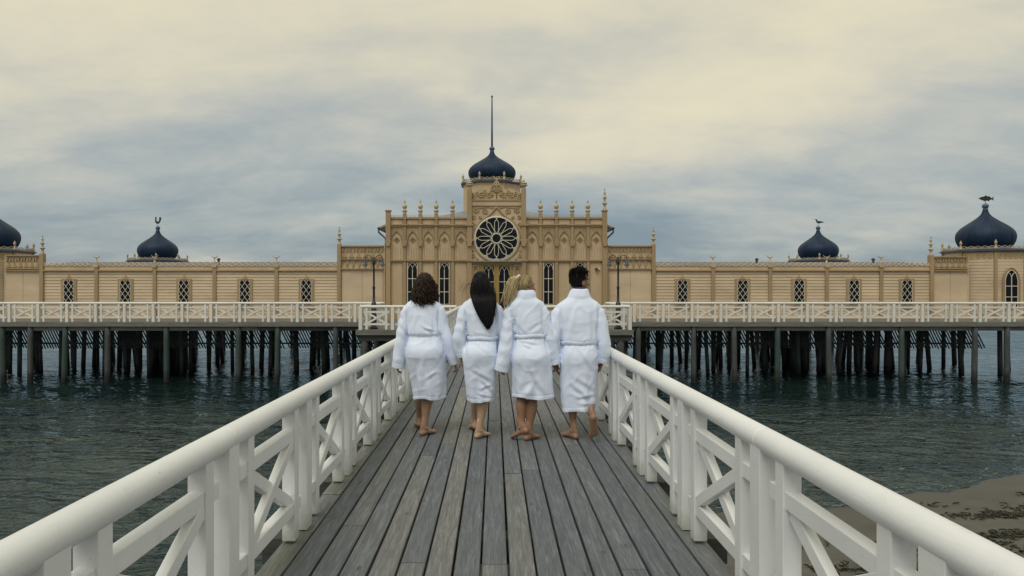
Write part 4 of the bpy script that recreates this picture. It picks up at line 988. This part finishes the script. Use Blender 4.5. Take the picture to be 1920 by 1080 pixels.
def build_person(sp):
    t_name = 'person'
    root = thing(t_name, sp['label'], 'person', (sp['x'], sp['y'], 0), 0, 'people in white bathrobes')
    H = sp['head']; yaw = sp.get('yaw', 0); hs = sp.get('hs', 1.0)
    hx, hy, hz = H
    # ---- body: one surface
    mb = MB(); sh = sp['sh']; hipz = sp['hipz']
    ring_loft(mb, [(hipz-.12, 0, 0, .12, .09), (hipz, 0, -.01, .155, .105), (hipz+.12, 0, 0, .135, .09), (hipz+.24, 0, .0, .122, .08), (sh-.16, 0, 0, .145, .095), (sh-.08, 0, -.01, .14, .080), (sh-.01, 0, -.01, .075, .060)], 22, 2.2, 3)
    limb(mb, [(0, -.012, sh-.04, .075, .07), (hx*.5, -.004+hy*.5, sh+.05, .056, .06), (hx, hy-.012, hz-.06, .054, .058)], 14)
    head(mb, (hx, hy, hz), yaw, hs, sp.get('male', False))
    for right, L_ in ((False, sp['legL']), (True, sp['legR'])):
        s_ = 1 if right else -1; k = L_['knee']; a = L_['ankle']; k = Vector(k); a = Vector(a); hp = Vector((s_*.085, 0, hipz-.02)); ft = sp.get('legf', 1.0)
        d = a-k
        limb(mb, [(*hp, .085*ft, .09*ft), (*(hp.lerp(k, .5)), .074*ft, .078*ft), (*(hp.lerp(k, .88)), .056*ft, .060*ft), (*k, .051*ft, .056*ft), (*(k+d*.12), .048*ft, .054*ft),
                  (*(k+d*.32+Vector((0, -.012, 0))), .056*ft, .058*ft), (*(k+d*.52+Vector((0, -.006, 0))), .047*ft, .049*ft), (*(k+d*.75), .034*ft, .037*ft), (*(k+d*.93), .031*ft, .036*ft), (*a, .031*ft, .037*ft)], 16, (0, 1, 0), 3)
        foot(mb, a, L_['yaw'], L_['pitch'], right, sp.get('fs', 1.0))
    for right, A in ((False, sp['armL']), (True, sp['armR'])):
        s0, e, w_ = Vector(A['p'][0]), Vector(A['p'][1]), Vector(A['wrist']); s_ = 1 if right else -1
        sv = [Vector(r[:3]) for r in A['sleeve']]; limb(mb, [(s_*.08, -.01, sh-.10, .045, .05), (*(sv[1]+Vector((-s_*.012, 0, -.012))), .042, .048), (*sv[2], .042, .045), (*sv[3], .038, .040), (*(sv[4].lerp(w_, .3)), .036, .037), (*w_, .025, .027)], 14, (0, 1, 0), 3)
        hand(mb, w_, A.get('hd', w_-e), (s_, -.15, .1), right, sp.get('hands', 1.0))
    ob('body', fuse(mb, 'body', .0052, 3), sp['skin'], root)
    eyes(root, H, yaw, hs)
    # ---- robe
    mb = MB(); rows = sp['robe']; ring_loft(mb, rows, 40, 2.25, 5)
    for A in (sp['armL'], sp['armR']): limb(mb, A['sleeve'], 22, (0, 1, 0), 5)
    if sp.get('collar'):
        ring_loft(mb, sp['collar'], 26, 2.0, 3)
    me = fuse(mb, 'bathrobe', .0075, 2)
    bm = bmesh.new(); bm.from_mesh(me)
    bmesh.ops.bisect_plane(bm, geom=bm.verts[:]+bm.edges[:]+bm.faces[:], plane_co=(0, 0, rows[0][0]+.012), plane_no=(0, 0, -1), clear_outer=True)
    for A in (sp['armL'], sp['armR']):
        p1 = Vector(A['sleeve'][-1][:3]); dr = (p1-Vector(A['sleeve'][-2][:3])).normalized(); rad = max(A['sleeve'][-1][3:])*1.35; pc = p1-dr*.014
        fs_ = [f for f in bm.faces if (f.calc_center_median()-p1).length < rad and (f.calc_center_median()-p1).dot(dr) > -.05]; es = {e for f in fs_ for e in f.edges}; vs_ = {v for f in fs_ for v in f.verts}
        bmesh.ops.bisect_plane(bm, geom=list(vs_)+list(es)+fs_, plane_co=pc, plane_no=dr, clear_outer=True)
    bm.to_mesh(me); bm.free(); me.update()
    co = np.empty(len(me.vertices)*3); me.vertices.foreach_get('co', co); co = co.reshape(-1, 3)
    no = np.empty(len(me.vertices)*3); me.vertices.foreach_get('normal', no); no = no.reshape(-1, 3)
    x, y, z = co.T; hem = rows[0][0]; bz = sp['belt']; th = np.arctan2(y, x-np.interp(z, [r[0] for r in rows], [r[1] for r in rows]))
    below = np.clip((bz-z)/(bz-hem), 0, 1); torso = np.abs(x-np.interp(z, [r[0] for r in rows], [r[1] for r in rows])) < np.interp(z, [r[0] for r in rows], [r[3] for r in rows])+.02
    sd = sp['seed']; d = np.zeros(len(co))
    nz = np.array([noise.noise(Vector((v[0]*3.2+sd, v[1]*3.2, v[2]*1.5+sd*2))) for v in co]); nz2 = np.array([noise.noise(Vector((v[0]*9+sd, v[1]*9, v[2]*4.5-sd))) for v in co])
    nz3 = np.array([noise.noise(Vector((v[0]*5+sd*3+v[2]*3, v[1]*5, v[2]*6-sd-v[0]*4))) for v in co])
    nz4 = np.array([noise.noise(Vector((v[0]*4.2-v[2]*1.6+sd*5, v[1]*4.2, v[2]*2.6+v[0]*1.2+sd))) for v in co]); rid = np.clip(.30-np.abs(nz3), 0, .3); rid2 = np.clip(.22-np.abs(nz4), 0, .22)
    d += .006*nz*(.6+below)+.0022*nz2+.014*rid-.012*rid2
    g = np.exp(-((z-bz)/.055)**2)*torso
    d += g*.0032*np.sin(th*17+5*nz+sd)-.0035*np.exp(-((z-hem-.050)/.006)**2)*torso+(-.004)*np.exp(-((z-bz)/.014)**2)*torso
    d += torso*below*(.009*np.sin(th*4+sd+2.2*nz+z*1.5)+.005*np.sin(th*9+2*sd+3*nz))*np.clip(below*1.6, 0, 1)
    d += (1-torso)*.0035*np.sin(z*30+14*nz+x*20+sd)*np.clip((z-.6)*2, .3, 1)           # sleeve rumples
    for A in (sp['armL'], sp['armR']):
        e1 = np.array(A['sleeve'][-1][:3]); e0 = np.array(A['sleeve'][-2][:3]); ax_ = (e1-e0)/np.linalg.norm(e1-e0); s_l = (co-e1) @ ax_; nearc = np.linalg.norm(co-e1, axis=1) < .16
        d += nearc*(-.002)*np.exp(-((s_l+.065)/.006)**2)
    back = y < .03
    rxz = np.interp(z, [r[0] for r in rows], [r[3] for r in rows]); cxz = np.interp(z, [r[0] for r in rows], [r[1] for r in rows]); up = np.clip((z-bz+.22)/.10, 0, 1)*np.clip((1.34-z)/.08, 0, 1)
    for sgn_, A in ((-1, sp['armL']), (1, sp['armR'])):
        sv = A['sleeve'][::-1]; inner = np.interp(z, [r[2] for r in sv], [r[0]-sgn_*r[3] for r in sv]); jn = np.where(sgn_ > 0, np.minimum(cxz+rxz-.004, np.maximum(inner+.012, cxz+rxz*.82)), np.maximum(cxz-rxz+.004, np.minimum(inner-.012, cxz-rxz*.82)))
        d -= back*up*.016*np.exp(-((x-jn+.006*nz)/.011)**2)
    for (x0, z0, x1, z1, wd, dp) in sp['folds']:
        ax, az = x1-x0, z1-z0; L2 = ax*ax+az*az; tt = np.clip(((x-x0)*ax+(z-z0)*az)/L2, 0, 1)
        wob = .012*nz2; px_, pz_ = x-(x0+ax*tt)+wob, z-(z0+az*tt); dist = np.hypot(px_, pz_); sgn = (ax*pz_-az*px_)/math.sqrt(L2)
        tp = np.sin(PI*np.clip(.12+.76*tt, 0, 1)); d += back*tp*dp*.6*(-np.exp(-(dist/wd)**2)+.85*np.exp(-(((sgn-1.7*wd)/wd)**2)-(np.maximum(dist-np.abs(sgn), 0)/wd)**2))
    for (bx, bz_, rad, am) in sp['bumps']: d += back*am*np.exp(-(((x-bx)**2+(z-bz_)**2)/rad**2))
    co = co+no*d[:, None]
    # hem hangs unevenly
    hm = np.clip((hem+.12-z)/.12, 0, 1)*(np.abs(x-rows[0][1]) < rows[0][3]+.06)*(z < hem+.12)
    co[:, 2] += hm*(.010*np.sin(th*3+sd)+sp.get('hemtilt', 0)*(x-rows[0][1]))
    me.vertices.foreach_set('co', co.ravel()); me.update()
    me.polygons.foreach_set('use_smooth', [True]*len(me.polygons))
    ro = ob('bathrobe', me, 'terry', root); so_ = ro.modifiers.new('thick', 'SOLIDIFY'); so_.thickness = .009; so_.offset = -1
    # ---- belt follows the waist
    q = MB(); rz_ = [r[0] for r in rows]; bt = sp.get('belt_tilt', 0.0); n = 56; vs = []
    for zz_, ex in ((-.021, -.004), (-.019, .009), (0, .011), (.019, .009), (.021, -.004)):
        zc_ = bz+zz_; cx_, cy_, rx, ry = [float(np.interp(zc_, rz_, [r[k] for r in rows])) for k in (1, 2, 3, 4)]
        for i in range(n):
            a = 2*PI*i/n; c, s_ = math.cos(a), math.sin(a); e = 2/2.25
            vs.append((cx_+(rx+ex)*math.copysign(abs(c)**e, c), cy_+(ry+ex)*math.copysign(abs(s_)**e, s_), zc_+bt*c+.004*math.sin(5*a+sd)))
    q.add(vs, [(j*n+i, j*n+(i+1) % n, (j+1)*n+(i+1) % n, (j+1)*n+i) for j in range(4) for i in range(n)])
    if sp.get('show_belt', True): ob('belt', q, 'terry', ro, smooth=True)
    return root

# ------------------------------------------------------------------ hair
def strands(mb, paths, r, n=4):
    for p in paths:
        k = len(p); rr = [r*(.55+.45*math.sin(PI*min(1, .25+.75*i/(k-1)))) if i < k-1 else r*.15 for i in range(k)]; mb.tube(p, rr, n)
def scalp(mb, c, yaw, s, ext=1.06, face=.34, low=-.55):
    """skull cap without the face; face: forward limit, low: lower limit of unit z"""
    Rm = Matrix.Rotation(-yaw, 3, 'Z'); n = 22; vs = {}; V = []; Fc = []
    for j in range(n+1):
        ph = PI*j/n
        for i in range(2*n):
            a = PI*i/n; u = Vector((math.sin(ph)*math.cos(a), math.sin(ph)*math.sin(a), math.cos(ph)))
            vs[j, i] = len(V); V.append(Vector(c)+Rm @ (Vector((u.x*.078*ext, -.010+u.y*.098*ext, .020+u.z*.100*ext))*s)); V[-1] = (V[-1], u)
    for j in range(n):
        for i in range(2*n):
            q = [vs[j, i], vs[j, (i+1) % (2*n)], vs[j+1, (i+1) % (2*n)], vs[j+1, i]]; um = sum((V[k][1] for k in q), Vector())/4
            if um.z < low or (um.y > face and um.z < .62) or (um.y > .05 and um.z < -.05): continue
            Fc.append(tuple(dict.fromkeys(q)))
    mb.add([v[0] for v in V], Fc)
def root_pts(c, yaw, s, m, face=.35, low=-.3, ext=1.05):
    Rm = Matrix.Rotation(-yaw, 3, 'Z'); out = []
    while len(out) < m:
        u = Vector((random.gauss(0, 1), random.gauss(0, 1), random.gauss(0, 1))).normalized()
        if u.z < low or (u.y > face and u.z < .62) or (u.y > .1 and u.z < 0): continue
        out.append((Vector(c)+Rm @ (Vector((u.x*.078*ext, -.010+u.y*.098*ext, .020+u.z*.100*ext))*s), Rm @ u))
    return out

# ------------------------------------------------------------------ the four walkers
MAT['skin_a'] = skin_mat('tanned_skin_a', (.36, .22, .145), (.42, .22, .14)); MAT['skin_b'] = skin_mat('light_skin', (.50, .34, .23), (.52, .26, .18))
MAT['skin_c'] = skin_mat('tanned_skin_c', (.30, .165, .10), (.37, .17, .11)); MAT['skin_d'] = skin_mat('brown_skin', (.29, .17, .11), (.40, .18, .12))
A_ = dict(label='person with curly dark shoulder-length hair in a white bathrobe, nearest the left railing', x=-.735, y=7.30, head=(-.003, .02, 1.585), hs=1.0, sh=1.41, hipz=.90, skin='skin_a', seed=1.3, legf=1.0,
    robe=[(.376, .050, .02, .165, .150), (.55, .040, .01, .180, .165), (.76, .018, -.010, .203, .170), (.89, .008, -.022, .207, .165), (.98, .005, -.010, .196, .148), (1.045, .004, -.002, .180, .135), (1.08, .0, -.006, .192, .150), (1.18, -.008, -.004, .190, .142), (1.28, -.013, -.006, .200, .130), (1.345, -.014, -.008, .202, .116), (1.382, -.012, -.010, .180, .106), (1.410, -.010, -.010, .142, .096), (1.435, -.008, -.008, .100, .084), (1.466, -.006, -.004, .068, .070)],
    belt=1.048, show_belt=False,
    armL=dict(p=[(-.205, 0, 1.36), (-.252, -.02, 1.06)], wrist=(-.283, .03, .77), sleeve=[(-.10, -.010, 1.340, .045, .068), (-.176, -.012, 1.310, .062, .078), (-.214, -.016, 1.16, .062, .080), (-.240, -.022, 1.02, .066, .080), (-.264, -.010, .86, .068, .080), (-.284, .008, .700, .068, .078)]),
    armR=dict(p=[(.172, 0, 1.36), (.245, -.02, 1.06)], wrist=(.312, .03, .78), sleeve=[(.08, -.010, 1.340, .045, .068), (.146, -.012, 1.310, .062, .078), (.188, -.016, 1.16, .060, .078), (.232, -.022, 1.02, .064, .078), (.280, -.008, .86, .064, .076), (.320, .010, .740, .056, .070)]),
    legR=dict(knee=(.028, .03, .44), ankle=(-.002, -.02, .086), yaw=R(38), pitch=R(-2)), legL=dict(knee=(-.075, .20, .46), ankle=(-.100, .36, .095), yaw=R(-12), pitch=R(6)),
    folds=[(.09, 1.20, .13, 1.05, .016, .020), (-.02, 1.14, .09, 1.07, .014, .014), (.02, 1.11, .12, 1.09, .012, .012), (-.12, 1.28, -.15, 1.10, .02, .012), (-.05, .80, -.10, .45, .03, .016), (.02, .74, .10, .50, .025, .012), (.03, .58, .14, .66, .02, .010), (.09, .95, .17, .80, .02, .010)],
    bumps=[(-.075, .885, .095, .022), (.085, .885, .095, .022), (.0, 1.12, .12, .010)])
B_ = dict(label='person with long straight black hair in a white bathrobe, second from the left', x=-.135, y=7.17, head=(-.008, .02, 1.600), hs=1.0, sh=1.42, hipz=.90, skin='skin_b', seed=4.1, legf=1.04,
    robe=[(.372, -.008, .02, .133, .140), (.55, -.010, .01, .155, .155), (.74, -.013, -.010, .178, .165), (.885, -.012, -.02, .184, .160), (.97, .004, -.010, .168, .142), (1.03, .014, -.002, .152, .128), (1.07, .012, -.006, .166, .140), (1.18, .002, -.004, .174, .138), (1.29, -.007, -.006, .192, .128), (1.355, -.008, -.008, .194, .114), (1.392, -.008, -.010, .174, .104), (1.420, -.008, -.010, .136, .094), (1.445, -.006, -.008, .098, .082), (1.476, -.004, -.004, .066, .068)],
    belt=1.033,
    armL=dict(p=[(-.195, 0, 1.37), (-.236, -.03, 1.09)], wrist=(-.216, .05, .845), hd=(.02, .1, -1), sleeve=[(-.09, -.010, 1.350, .045, .068), (-.168, -.012, 1.320, .062, .076), (-.206, -.020, 1.18, .062, .078), (-.228, -.024, 1.05, .068, .080), (-.220, .0, .93, .064, .074), (-.204, .026, .835, .052, .066)]),
    armR=dict(p=[(.178, 0, 1.37), (.225, -.01, 1.08)], wrist=(.235, .10, .82), sleeve=[(.08, -.010, 1.350, .045, .068), (.152, -.012, 1.320, .062, .076), (.194, -.008, 1.18, .062, .076), (.218, .008, 1.05, .064, .076), (.230, .048, .90, .064, .074), (.234, .085, .78, .060, .070)]),
    legR=dict(knee=(.022, .03, .44), ankle=(-.024, -.03, .086), yaw=R(36), pitch=R(-2)), legL=dict(knee=(-.055, .20, .46), ankle=(-.088, .36, .10), yaw=R(-14), pitch=R(8)),
    folds=[(-.10, .70, .08, .58, .022, .014), (-.02, .60, .10, .47, .018, .016), (.0, .50, .10, .55, .016, .014), (-.05, .46, .07, .42, .014, .010), (-.08, .98, .06, .86, .018, .008), (-.11, 1.25, -.10, 1.08, .02, .012), (.11, 1.20, .13, 1.06, .02, .012), (-.03, .78, .06, .40, .03, .012)],
    bumps=[(-.085, .875, .09, .020), (.06, .875, .09, .020)])
C_ = dict(label='person with a blonde ponytail in a white bathrobe, head turned right', x=.329, y=7.07, head=(-.010, .02, 1.560), yaw=R(58), hs=.98, sh=1.40, hipz=.88, skin='skin_c', seed=8.7, legf=1.06,
    robe=[(.425, .066, .02, .210, .165), (.56, .058, .012, .205, .168), (.72, .048, -.006, .202, .172), (.85, .040, -.020, .198, .165), (.97, .034, -.010, .178, .145), (1.055, .030, -.002, .156, .128), (1.10, .028, -.006, .166, .138), (1.20, .012, -.004, .172, .138), (1.28, -.002, -.006, .190, .128), (1.350, -.008, -.008, .194, .114), (1.390, -.010, -.010, .180, .106), (1.418, -.010, -.010, .146, .098), (1.442, -.010, -.008, .112, .090), (1.468, -.010, -.004, .086, .082)],
    collar=[(1.425, -.010, -.008, .116, .096), (1.455, -.010, -.008, .104, .096), (1.485, -.008, -.004, .096, .094), (1.512, -.008, 0, .086, .086), (1.525, -.008, 0, .074, .076)],
    belt=1.062, belt_tilt=.008,
    armL=dict(p=[(-.192, 0, 1.355), (-.212, -.03, 1.06)], wrist=(-.250, .03, .78), sleeve=[(-.09, -.010, 1.340, .045, .068), (-.164, -.014, 1.315, .062, .076), (-.184, -.024, 1.17, .064, .080), (-.200, -.034, 1.03, .070, .082), (-.230, -.034, .86, .076, .084), (-.266, -.022, .695, .070, .080)]),
    armR=dict(p=[(.178, 0, 1.355), (.235, -.02, 1.06)], wrist=(.285, .06, .80), sleeve=[(.08, -.010, 1.340, .045, .068), (.150, -.012, 1.315, .062, .076), (.192, -.014, 1.17, .060, .078), (.228, -.014, 1.03, .062, .078), (.262, .008, .88, .064, .074), (.288, .028, .765, .062, .072)]),
    legR=dict(knee=(.062, .02, .44), ankle=(.016, -.03, .086), yaw=R(42), pitch=R(-2)), legL=dict(knee=(-.055, .03, .45), ankle=(-.058, -.04, .140), yaw=R(-52), pitch=R(22)),
    folds=[(.14, 1.20, .0, 1.10, .022, .010), (-.10, 1.17, -.04, 1.09, .018, .008), (-.08, 1.0, .10, .97, .014, .010), (-.05, .97, .02, .93, .014, .010), (.0, .74, .06, .58, .022, .014), (.02, .62, -.08, .48, .03, .016), (.06, .60, .16, .46, .028, .014), (-.04, .86, -.10, .55, .03, .010), (-.11, 1.30, -.13, 1.12, .02, .012)],
    bumps=[(-.045, .85, .095, .022), (.115, .85, .095, .022), (.02, .50, .06, .012)], hemtilt=-.05)
D_ = dict(label='person with short black hair in a longer white bathrobe, nearest the right railing', x=.863, y=7.12, head=(.015, .03, 1.612), yaw=R(62), hs=1.03, male=True, sh=1.40, hipz=.90, skin='skin_d', seed=12.9, legf=.95, fs=1.08, hands=1.08,
    robe=[(.284, .005, .02, .172, .155), (.46, .004, .012, .182, .160), (.66, .003, .0, .190, .160), (.82, .002, -.012, .195, .158), (.92, .002, -.006, .190, .148), (.985, .002, 0, .180, .140), (1.02, .002, -.006, .198, .156), (1.12, .0, -.004, .212, .155), (1.24, -.004, -.010, .236, .148), (1.325, -.004, -.012, .240, .132), (1.372, -.002, -.014, .222, .120), (1.408, 0, -.014, .178, .108), (1.440, .002, -.012, .132, .098), (1.470, .004, -.008, .100, .090)],
    collar=[(1.435, .003, -.010, .128, .104), (1.465, .004, -.010, .116, .104), (1.495, .006, -.006, .104, .098), (1.525, .008, -.002, .092, .090), (1.540, .010, 0, .080, .080)],
    belt=.990,
    armL=dict(p=[(-.235, 0, 1.33), (-.262, -.02, 1.02)], wrist=(-.222, .09, .77), hd=(.1, .3, -1), sleeve=[(-.12, -.012, 1.315, .055, .078), (-.200, -.014, 1.290, .070, .088), (-.236, -.018, 1.13, .070, .090), (-.252, -.014, 1.0, .072, .088), (-.242, .028, .88, .070, .080), (-.224, .063, .79, .058, .070)]),
    armR=dict(p=[(.232, 0, 1.33), (.268, -.03, 1.02)], wrist=(.244, .02, .785), hd=(-.32, .10, -1), sleeve=[(.12, -.012, 1.315, .055, .078), (.196, -.014, 1.290, .070, .088), (.226, -.020, 1.13, .070, .090), (.246, -.024, 1.0, .072, .088), (.252, -.004, .87, .070, .082), (.248, .008, .772, .058, .070)]),
    legL=dict(knee=(-.072, .0, .46), ankle=(-.056, -.01, .092), yaw=R(-32), pitch=R(-2)), legR=dict(knee=(.105, .06, .46), ankle=(.118, -.19, .245), yaw=R(4), pitch=R(66)),
    folds=[(-.06, .62, .12, .50, .024, .014), (-.10, .55, .08, .40, .024, .014), (-.02, .42, .15, .44, .020, .014), (.0, .35, .14, .36, .016, .010), (-.10, 1.32, -.13, 1.10, .022, .014), (.12, 1.30, .14, 1.08, .022, .014), (.04, 1.30, .08, 1.05, .018, .010), (-.05, .92, .10, .70, .022, .008), (-.12, .85, -.10, .45, .03, .012)],
    bumps=[(-.08, .87, .10, .014), (.08, .87, .10, .014)])
pA, pB, pC, pD = build_person(A_), build_person(B_), build_person(C_), build_person(D_)

# curly shoulder-length hair
mb = MB(); c = A_['head']; scalp(mb, c, 0, 1.0, 1.08, .5, -.75); paths = []
for p, u in root_pts(c, 0, 1.0, 560, .45, -.55, 1.06):
    k = 15; pts = []; ph = random.random()*6.3; zend = c[2]-random.uniform(.13, .235); out = random.uniform(.0, .030); fr = random.uniform(1.8, 3.2); am = random.uniform(.012, .027)
    side = Vector((u.x, u.y, 0)); side = side.normalized() if side.length > .05 else Vector((random.uniform(-1, 1), -1, 0)).normalized()
    for j in range(k):
        t = j/(k-1); rad = .078+out*math.sin(min(1, t*1.5)*PI/2)+.030*t*t; zc_ = p.z+(zend-p.z)*t**1.15+.014*math.sin(PI*t)*(1 if u.z > .2 else 0)
        lat = max(0, min(1, (p.z-zc_)/.09)); q = Vector((p.x, p.y, zc_)); tgt = Vector((c[0]+side.x*rad*1.02, c[1]-.015+side.y*rad*1.18, zc_)); q = q.lerp(tgt, lat)
        w_ = am*(.45+.75*t); q += Vector((w_*math.cos(ph+fr*2*PI*t), w_*math.sin(ph+fr*2*PI*t), w_*.4*math.sin(ph*2+fr*2*PI*t)))
        pts.append(q)
    paths.append(pts)
strands(mb, paths, .0056); ob('hair', mb, 'hair_brown', pA, smooth=True)
# long straight hair falling down the back, swept a little to the right, a few loose strands to the left
mb = MB(); c = B_['head']; scalp(mb, c, 0, 1.0, 1.05, .5, -.8); paths = []
for p, u in root_pts(c, 0, 1.0, 720, .45, -.5, 1.04):
    k = 16; pts = []; ln = random.uniform(.84, 1.0); ph = random.random()*6.3; ux = u.x+random.gauss(0, .15); thk = random.random()
    zend = 1.125+(1-ln)*.9
    for j in range(k):
        t = j/(k-1); zc_ = p.z+(zend-p.z)*t**1.08; f = max(0, min(1, (c[2]+.02-zc_)/.46))
        wd = .080*(1-f)**.42*(1+.28*math.sin(PI*f))+.014; xx = c[0]+ux*wd+.078*f**1.1
        zr_ = [r[0] for r in B_['robe']]; bk = float(np.interp(zc_, zr_, [r[2]-r[4] for r in B_['robe']])) if zc_ < 1.47 else -.075; yb = min(c[1]-.112+.02*f, bk-.020-.022*thk); lat = max(0, min(1, (p.z-zc_)/.10+(.15*t)))
        yy = yb+.05*(1-abs(u.y))*max(0, 1-f*3)*(.6 if u.y < .2 else 1.0)
        q = Vector((p.x, p.y, zc_)).lerp(Vector((xx, yy, zc_)), lat); q.x += .004*math.sin(ph+5*t); pts.append(q)
    paths.append(pts)
strands(mb, paths, .0046)
fly = []
for _ in range(11):
    z0 = c[2]+random.uniform(-.06, .06); y0 = c[1]-random.uniform(.0, .08); ln = random.uniform(.08, .20); dr = random.uniform(.2, 1.0)
    fly.append([Vector((c[0]-.078-ln*t*math.cos(dr*t), y0-.03*t, z0-ln*(.15+.9*dr*t)*t+.02*math.sin(5*t+dr*6))) for t in np.linspace(0, 1, 9)])
for _ in range(14):
    x0 = c[0]+.075; fly.append([Vector((x0+.03*t+random.uniform(0, .012), c[1]-.09-.03*t, c[2]-.05-(.26+.1*random.random())*t+.006*math.sin(7*t))) for t in np.linspace(0, 1, 9)])
strands(mb, fly, .0011, 3); ob('hair', mb, 'hair_black', pB, smooth=True)
# blonde hair drawn up into a high ponytail blowing to the left
mb = MB(); c = Vector(C_['head']); yaw = C_['yaw']; hs = C_['hs']; scalp(mb, c, yaw, hs, 1.02, .40, -.62)
Rm = Matrix.Rotation(-yaw, 3, 'Z'); tie = c+Rm @ Vector((0, -.100, .066)); paths = []
tie = Vector((c.x-.080, c.y-.050, c.z+.090))
for p, u in root_pts(c, yaw, hs, 460, .42, -.62, 1.025):
    pts = []
    for j in range(9):
        t = j/8; q = p.lerp(tie, t); d_ = q-(c+Vector((0, 0, .018))); r0 = .093*hs+.003*math.sin(PI*t)
        if t < .92 and d_.length < r0: q = c+Vector((0, 0, .018))+d_.normalized()*r0
        pts.append(q)
    paths.append(pts)
strands(mb, paths, .0036); hb_ = ob('hair', mb, 'hair_dark_blonde', pC, smooth=True); mb = MB()
tail = []
for _ in range(300):
    ln = random.uniform(.55, 1.0); a, b_ = random.gauss(0, 1), random.gauss(0, 1); ph = random.random()*6.3; pts = []; wl = random.random()
    for j in range(13):
        t = j/12*ln
        ctr = tie+Vector((-.048*math.sin(min(1, t*3)*PI/2)-.070*t**1.2, -.03*math.sin(min(1, t*3)*PI/2)-.010*t, .026*math.sin(min(1, t*4)*PI)-.29*t**1.25))
        sp_ = .007+.013*math.sin(PI*min(1, .15+t*.8))+.010*t
        pts.append(ctr+Vector((a*sp_*.9-.03*wl*t*t, b_*sp_*.6, .3*b_*sp_))+Vector((.006*math.sin(ph+7*t), .004*math.cos(ph+6*t), 0)))
    tail.append(pts)
strands(mb, tail, .0026)
ob('ponytail', mb, 'hair_blonde', pC, smooth=True)
q = MB(); q.tube([(tie.x-.006+.024*math.cos(a)*.7, tie.y-.01+.024*math.sin(a), tie.z+.008+.024*math.cos(a)*.7) for a in np.linspace(0, 2*PI, 17)[:-1]], [.011+.003*math.sin(3*k) for k in range(16)], 8, True)
ob('hair_tie', q, 'scrunchie', pC, smooth=True)
# short black hair, curly on top, shaved sides
c = Vector(D_['head']); yaw = D_['yaw']; hs = D_['hs']; mb = MB(); scalp(mb, c, yaw, hs, 1.045, .30, -.78); sh_ = ob('hair', mb, 'hair_short', pD, smooth=True)
mb = MB(); paths = []
for p, u in root_pts(c, yaw, hs, 900, .50, -.35, 1.04):
    loc = Matrix.Rotation(yaw, 3, 'Z') @ u; top = max(0, min(1, (u.z-.15)/.5)); ln = .008+.034*top*random.uniform(.5, 1); ph = random.random()*6.3; pts = []
    tg = Vector((random.gauss(0, .5), random.gauss(0, .5), random.gauss(0, .5)))
    for j in range(6):
        t = j/5; pts.append(p+(u+tg*.5*t).normalized()*ln*t+Vector((math.cos(ph+6*t), math.sin(ph+6*t), math.sin(ph+4*t)))*.006*top*t)
    paths.append(pts)
strands(mb, paths, .0034); ob('hair_curl', mb, 'hair_short', sh_, smooth=True)
q = MB(); ring_loft(q, [(1.522, .010, .0, .068, .068), (1.545, .011, .002, .066, .066), (1.556, .012, .004, .062, .062)], 24, 2.0, 2); ob('neckband', q, 'collar', pD, smooth=True)
